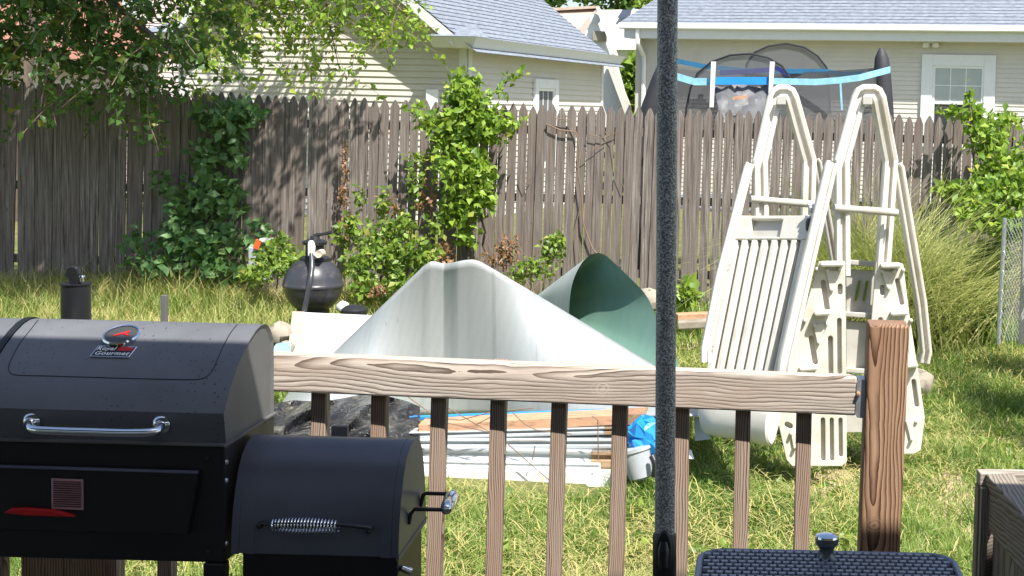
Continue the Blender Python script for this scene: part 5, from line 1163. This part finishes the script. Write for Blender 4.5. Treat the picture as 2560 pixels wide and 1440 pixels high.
mb = MB(); ha, hb = P(657, 1308, 2.632), P(925, 1320, 2.632); mb.tube([P(657, 1308, 2.662), ha, P(680, 1312, 2.622), P(760, 1315, 2.618), P(845, 1312, 2.620), P(890, 1316, 2.624), hb, P(925, 1320, 2.662)], .0042, 10); fh_ = mb.build('firebox_handle', M['black_pl'], fl, smooth=True)
mb = MB(); pts = []; a, b = P(681, 1313, 2.617), P(846, 1316, 2.617); N = 20 * 16
for k in range(N + 1):
    t_ = k / N; an = 2 * math.pi * 20 * t_; r = .0115 + .0045 * math.sin(math.pi * t_); pts.append(a.lerp(b, t_) + V3((0, math.cos(an) * r, math.sin(an) * r)))
mb.tube(pts, .0016, 6); mb.build('coil_grip', M['chrome'], fh_, smooth=True)
for (px, py) in ((657, 1308), (927, 1321)):
    mb = MB(); mb.lathe(P(px, py, 2.655), [(.006, 0), (.006, .02), (.003, .024)], 12, (0, -1, 0)); mb.build('handle_bolt', M['black_pl'], fh_, smooth=True)
ZR = P(1050, 1240, 2.82)
r1 = [V3((XF, 2.83, ZR.z - .025)), V3((XF + .006, 2.83, ZR.z)), V3((XF + .012, 2.83, ZR.z + .003)), V3((P(1132, 1236, 2.83).x, 2.83, ZR.z + .003))]
r2 = [V3((XF, 2.735, P(1028, 1310, 2.735).z)), V3((XF + .004, 2.735, P(1030, 1285, 2.735).z)), V3((XF + .012, 2.735, P(1040, 1273, 2.735).z)), V3((P(1116, 1276, 2.735).x, 2.735, P(1100, 1274, 2.735).z))]
for r_ in (r1, r2): mb = MB(); mb.tube(r_, .0042, 10); sh_ = mb.build('side_handle', M['black_pl'], firebox, smooth=True)
a, b = r2[-1] + V3((0, -.006, 0)), r1[-1] + V3((0, .006, 0)); d_ = (b - a)
mb = MB(); mb.tube([a + d_ * t_ for t_ in (0, .04, .1, .3, .5, .7, .9, 1)], [.004, .010, .0125, .0145, .0150, .0145, .011, .008], 18); mb.build('side_grip', M['chrome'], sh_, smooth=True)
mb = MB(); a = V3((XF - .006, 2.70, P(1035, 1420, 2.70).z)); mb.tube([a, a + V3((.006, -.004, 0)), a + V3((.024, -.006, -.006))], [.005, .0075, .007], 14); mb.build('damper_knob', M['chrome'], firebox, smooth=True)
mb = MB(); mb.box(P(850, 1082, 2.86), (.034, .01, .03)); mb.build('hinge_tab', M['paint_end_lit'], firebox)
mb = MB(); mb.box((-.72, 2.685, .55), (.03, .03, .1)); mb.build('leg', M['paint'], gr)

# ================================================================ GRASS
def grass(n, region, hfun, wfun, m, name, lab, straw=.35, keep=None, bend=.6):
    x0, x1, y0, y1 = region; N = n * 2
    y = np.sqrt(RNG.uniform(0, 1, N) * (y1 ** 2 - y0 ** 2) + y0 ** 2); fr = RNG.uniform(-.58, .42, N); x = fr * y
    ok = (x > x0) & (x < x1)
    if keep is not None: ok &= keep(x, y)
    x, y = x[ok][:n], y[ok][:n]; n = len(x)
    z = 0.02 + 0.13 * np.clip((y - 7.3) / 4.6, 0, 1) + .02 * np.sin(x * 1.3 + y * .7) + .05 * np.clip((-x - 1.5) / 4, 0, 1) * np.clip((y - 7) / 4, 0, 1) - .005
    patch = np.clip(.5 + .35 * np.sin(x * 2.1 + 1.3 * np.sin(y * 1.7)) * np.sin(y * 2.6 + x * .8) + .3 * np.sin(x * 5.3 + 2 * np.sin(y * 3.1)) * np.sin(y * 6.1 - x * 2.2), 0, 1)
    L = hfun(x, y) * RNG.uniform(.35, 1.3, n) * (.65 + .6 * patch); wd = wfun * RNG.uniform(.7, 1.3, n)
    az = RNG.uniform(0, 2 * np.pi, n); ln = np.abs(RNG.normal(.45, .45, n)); a2 = az + RNG.normal(0, .5, n)
    base = np.stack([x, y, z], 1); sd = np.stack([np.cos(az + 1.57), np.sin(az + 1.57), 0 * az], 1)
    d1 = np.stack([np.cos(az) * ln, np.sin(az) * ln, np.ones(n)], 1); d1 /= np.linalg.norm(d1, axis=1)[:, None]
    b2 = ln + bend * RNG.uniform(.3, 1.6, n)
    d2 = np.stack([np.cos(a2) * b2, np.sin(a2) * b2, np.full(n, .75)], 1); d2 /= np.linalg.norm(d2, axis=1)[:, None]
    mid = base + d1 * (L * .5)[:, None]; tip = mid + d2 * (L * .55)[:, None]; w2 = wd[:, None] * .5
    V = np.stack([base + sd * w2, base - sd * w2, mid + sd * w2 * .75, mid - sd * w2 * .75, tip], 1).reshape(-1, 3)
    q = np.array([[0, 1, 3], [0, 3, 2], [2, 3, 4]]); T = (np.arange(n)[:, None, None] * 5 + q[None]).reshape(-1, 3)
    r = np.clip(RNG.beta(1.6, 2.2, n) * .75 + straw * (1 - patch) * 1.1 - .12 + (RNG.uniform(0, 1, n) < .16) * .45, 0, 1)
    o = np_mesh(name, V, T, np.repeat(r, 3), m); tag(o, lab, 'grass', None, 'stuff'); return o
soil = [(PZ(px, py, .03), r) for px, py, r in ((2350, 1212, .27), (2110, 1195, .20), (2060, 1225, .12))]
def keep_lawn(x, y):
    k = np.ones(len(x), bool)
    for p, r in soil: k &= (((x - p.x) ** 2 + ((y - p.y) * .55) ** 2) > (r * RNG.uniform(.45, 1.15, len(x))) ** 2) | (RNG.uniform(0, 1, len(x)) < .22)
    k &= ~((x > -2.3) & (x < -.5) & (y > 7.2) & (y < 9.2)); k &= ~((x > -2.0) & (x < -.74) & (y > 6.72) & (y < 7.3))
    return k
grass(205000, (-9, 6, 5.3, 8.6), lambda x, y: .088 + .03 * np.sin(x * 3.1 + y) * np.sin(y * 2.3), .0042, M['lawn'], 'lawn_grass', 'patchy green and straw lawn grass across the yard', .62, keep_lawn)
grass(112000, (-9, 6, 8.4, 11.9), lambda x, y: .11 + .06 * (x < -1.5) + .07 * (y > 10.8), .0062, M['lawn'], 'lawn_grass', 'thin lawn grass towards the back fence', .5)
def litter(n):
    y = np.sqrt(RNG.uniform(5.3 ** 2, 10.5 ** 2, n)); x = RNG.uniform(-.5, .4, n) * y
    k = (.5 + .5 * np.sin(x * 1.9 + 1.1 * np.sin(y * 1.3 + 2)) * np.sin(y * 1.9 - x) + RNG.normal(0, .25, n)) > .45
    k &= ~((x > -2.3) & (x < -.5) & (y > 6.75) & (y < 9.2)); x, y = x[k], y[k]; n = len(x)
    z = .055 + 0.13 * np.clip((y - 7.3) / 4.6, 0, 1) + RNG.uniform(-.02, .05, n); az = RNG.uniform(0, 2 * np.pi, n); L = RNG.uniform(.05, .16, n)
    b = np.stack([x, y, z], 1); d = np.stack([np.cos(az), np.sin(az), RNG.normal(0, .25, n)], 1) * L[:, None]; sd = np.stack([-np.sin(az), np.cos(az), 0 * az], 1) * .0022
    arc = np.stack([0 * x, 0 * x, RNG.uniform(0, .025, n)], 1)
    V = np.stack([b + sd, b - sd, b + d * .5 + arc + sd, b + d * .5 + arc - sd, b + d], 1).reshape(-1, 3)
    T = (np.arange(n)[:, None, None] * 5 + np.array([[0, 1, 3], [0, 3, 2], [2, 3, 4]])[None]).reshape(-1, 3)
    tag(np_mesh('straw_litter', V, T, np.repeat(RNG.uniform(.55, 1, n), 3), M['weed']), 'pale dry straw lying matted over the lawn', 'straw', None, 'stuff')
litter(54000)
def tufts():
    Vs = []
    for i in range(150):
        y0 = math.sqrt(random.uniform(5.4 ** 2, 9.5 ** 2)); x0 = random.uniform(-.42, .2) * y0
        if -2.2 < x0 < -.5 and 6.6 < y0 < 9.2: continue
        n = random.randint(30, 90); R0 = random.uniform(.03, .10); hh = random.uniform(.10, .19)
        Vs.append(blades(lambda: (x0 + random.gauss(0, R0), y0 + random.gauss(0, R0), ground_z(x0, y0) - .01), n, lambda: hh * random.uniform(.6, 1.3), .006, .5, .45, 4))
    V, T, R = merge(Vs); tag(np_mesh('grass_tuft', V, T, R * .55, M['lawn']), 'darker green longer tufts scattered through the lawn', 'grass tufts', None, 'stuff')
    Ls = []
    for i in range(90):
        y0 = math.sqrt(random.uniform(5.4 ** 2, 8.5 ** 2)); x0 = random.uniform(-.42, .2) * y0
        if -2.2 < x0 < -.5 and 6.6 < y0 < 9.2: continue
        p = np.array([x0, y0, ground_z(x0, y0) + .05]) + RNG.normal(size=(random.randint(6, 22), 3)) * np.array([.06, .06, .02]); Ls.append(leaves_np(p, .055, 1.0, .6))
    V, T, R = merge(Ls); tag(np_mesh('broadleaf_weed', V, T, R, M['leaf_mid']), 'low broad-leaved weeds dotted in the lawn', 'weeds', None, 'stuff')
tufts()
grass(26000, (-6.9, -1.4, 9.0, 11.8), lambda x, y: .22 + .14 * (y > 11.0), .006, M['weed'], 'weedy_grass', 'tall straw-coloured weedy grass along the left fence foot', .5, None, .9)
grass(9000, (1.2, 3.2, 8.0, 11.0), lambda x, y: .13 + 0 * x, .006, M['leaf_mid'], 'shade_grass', 'lush darker grass under the vine at right', .05)
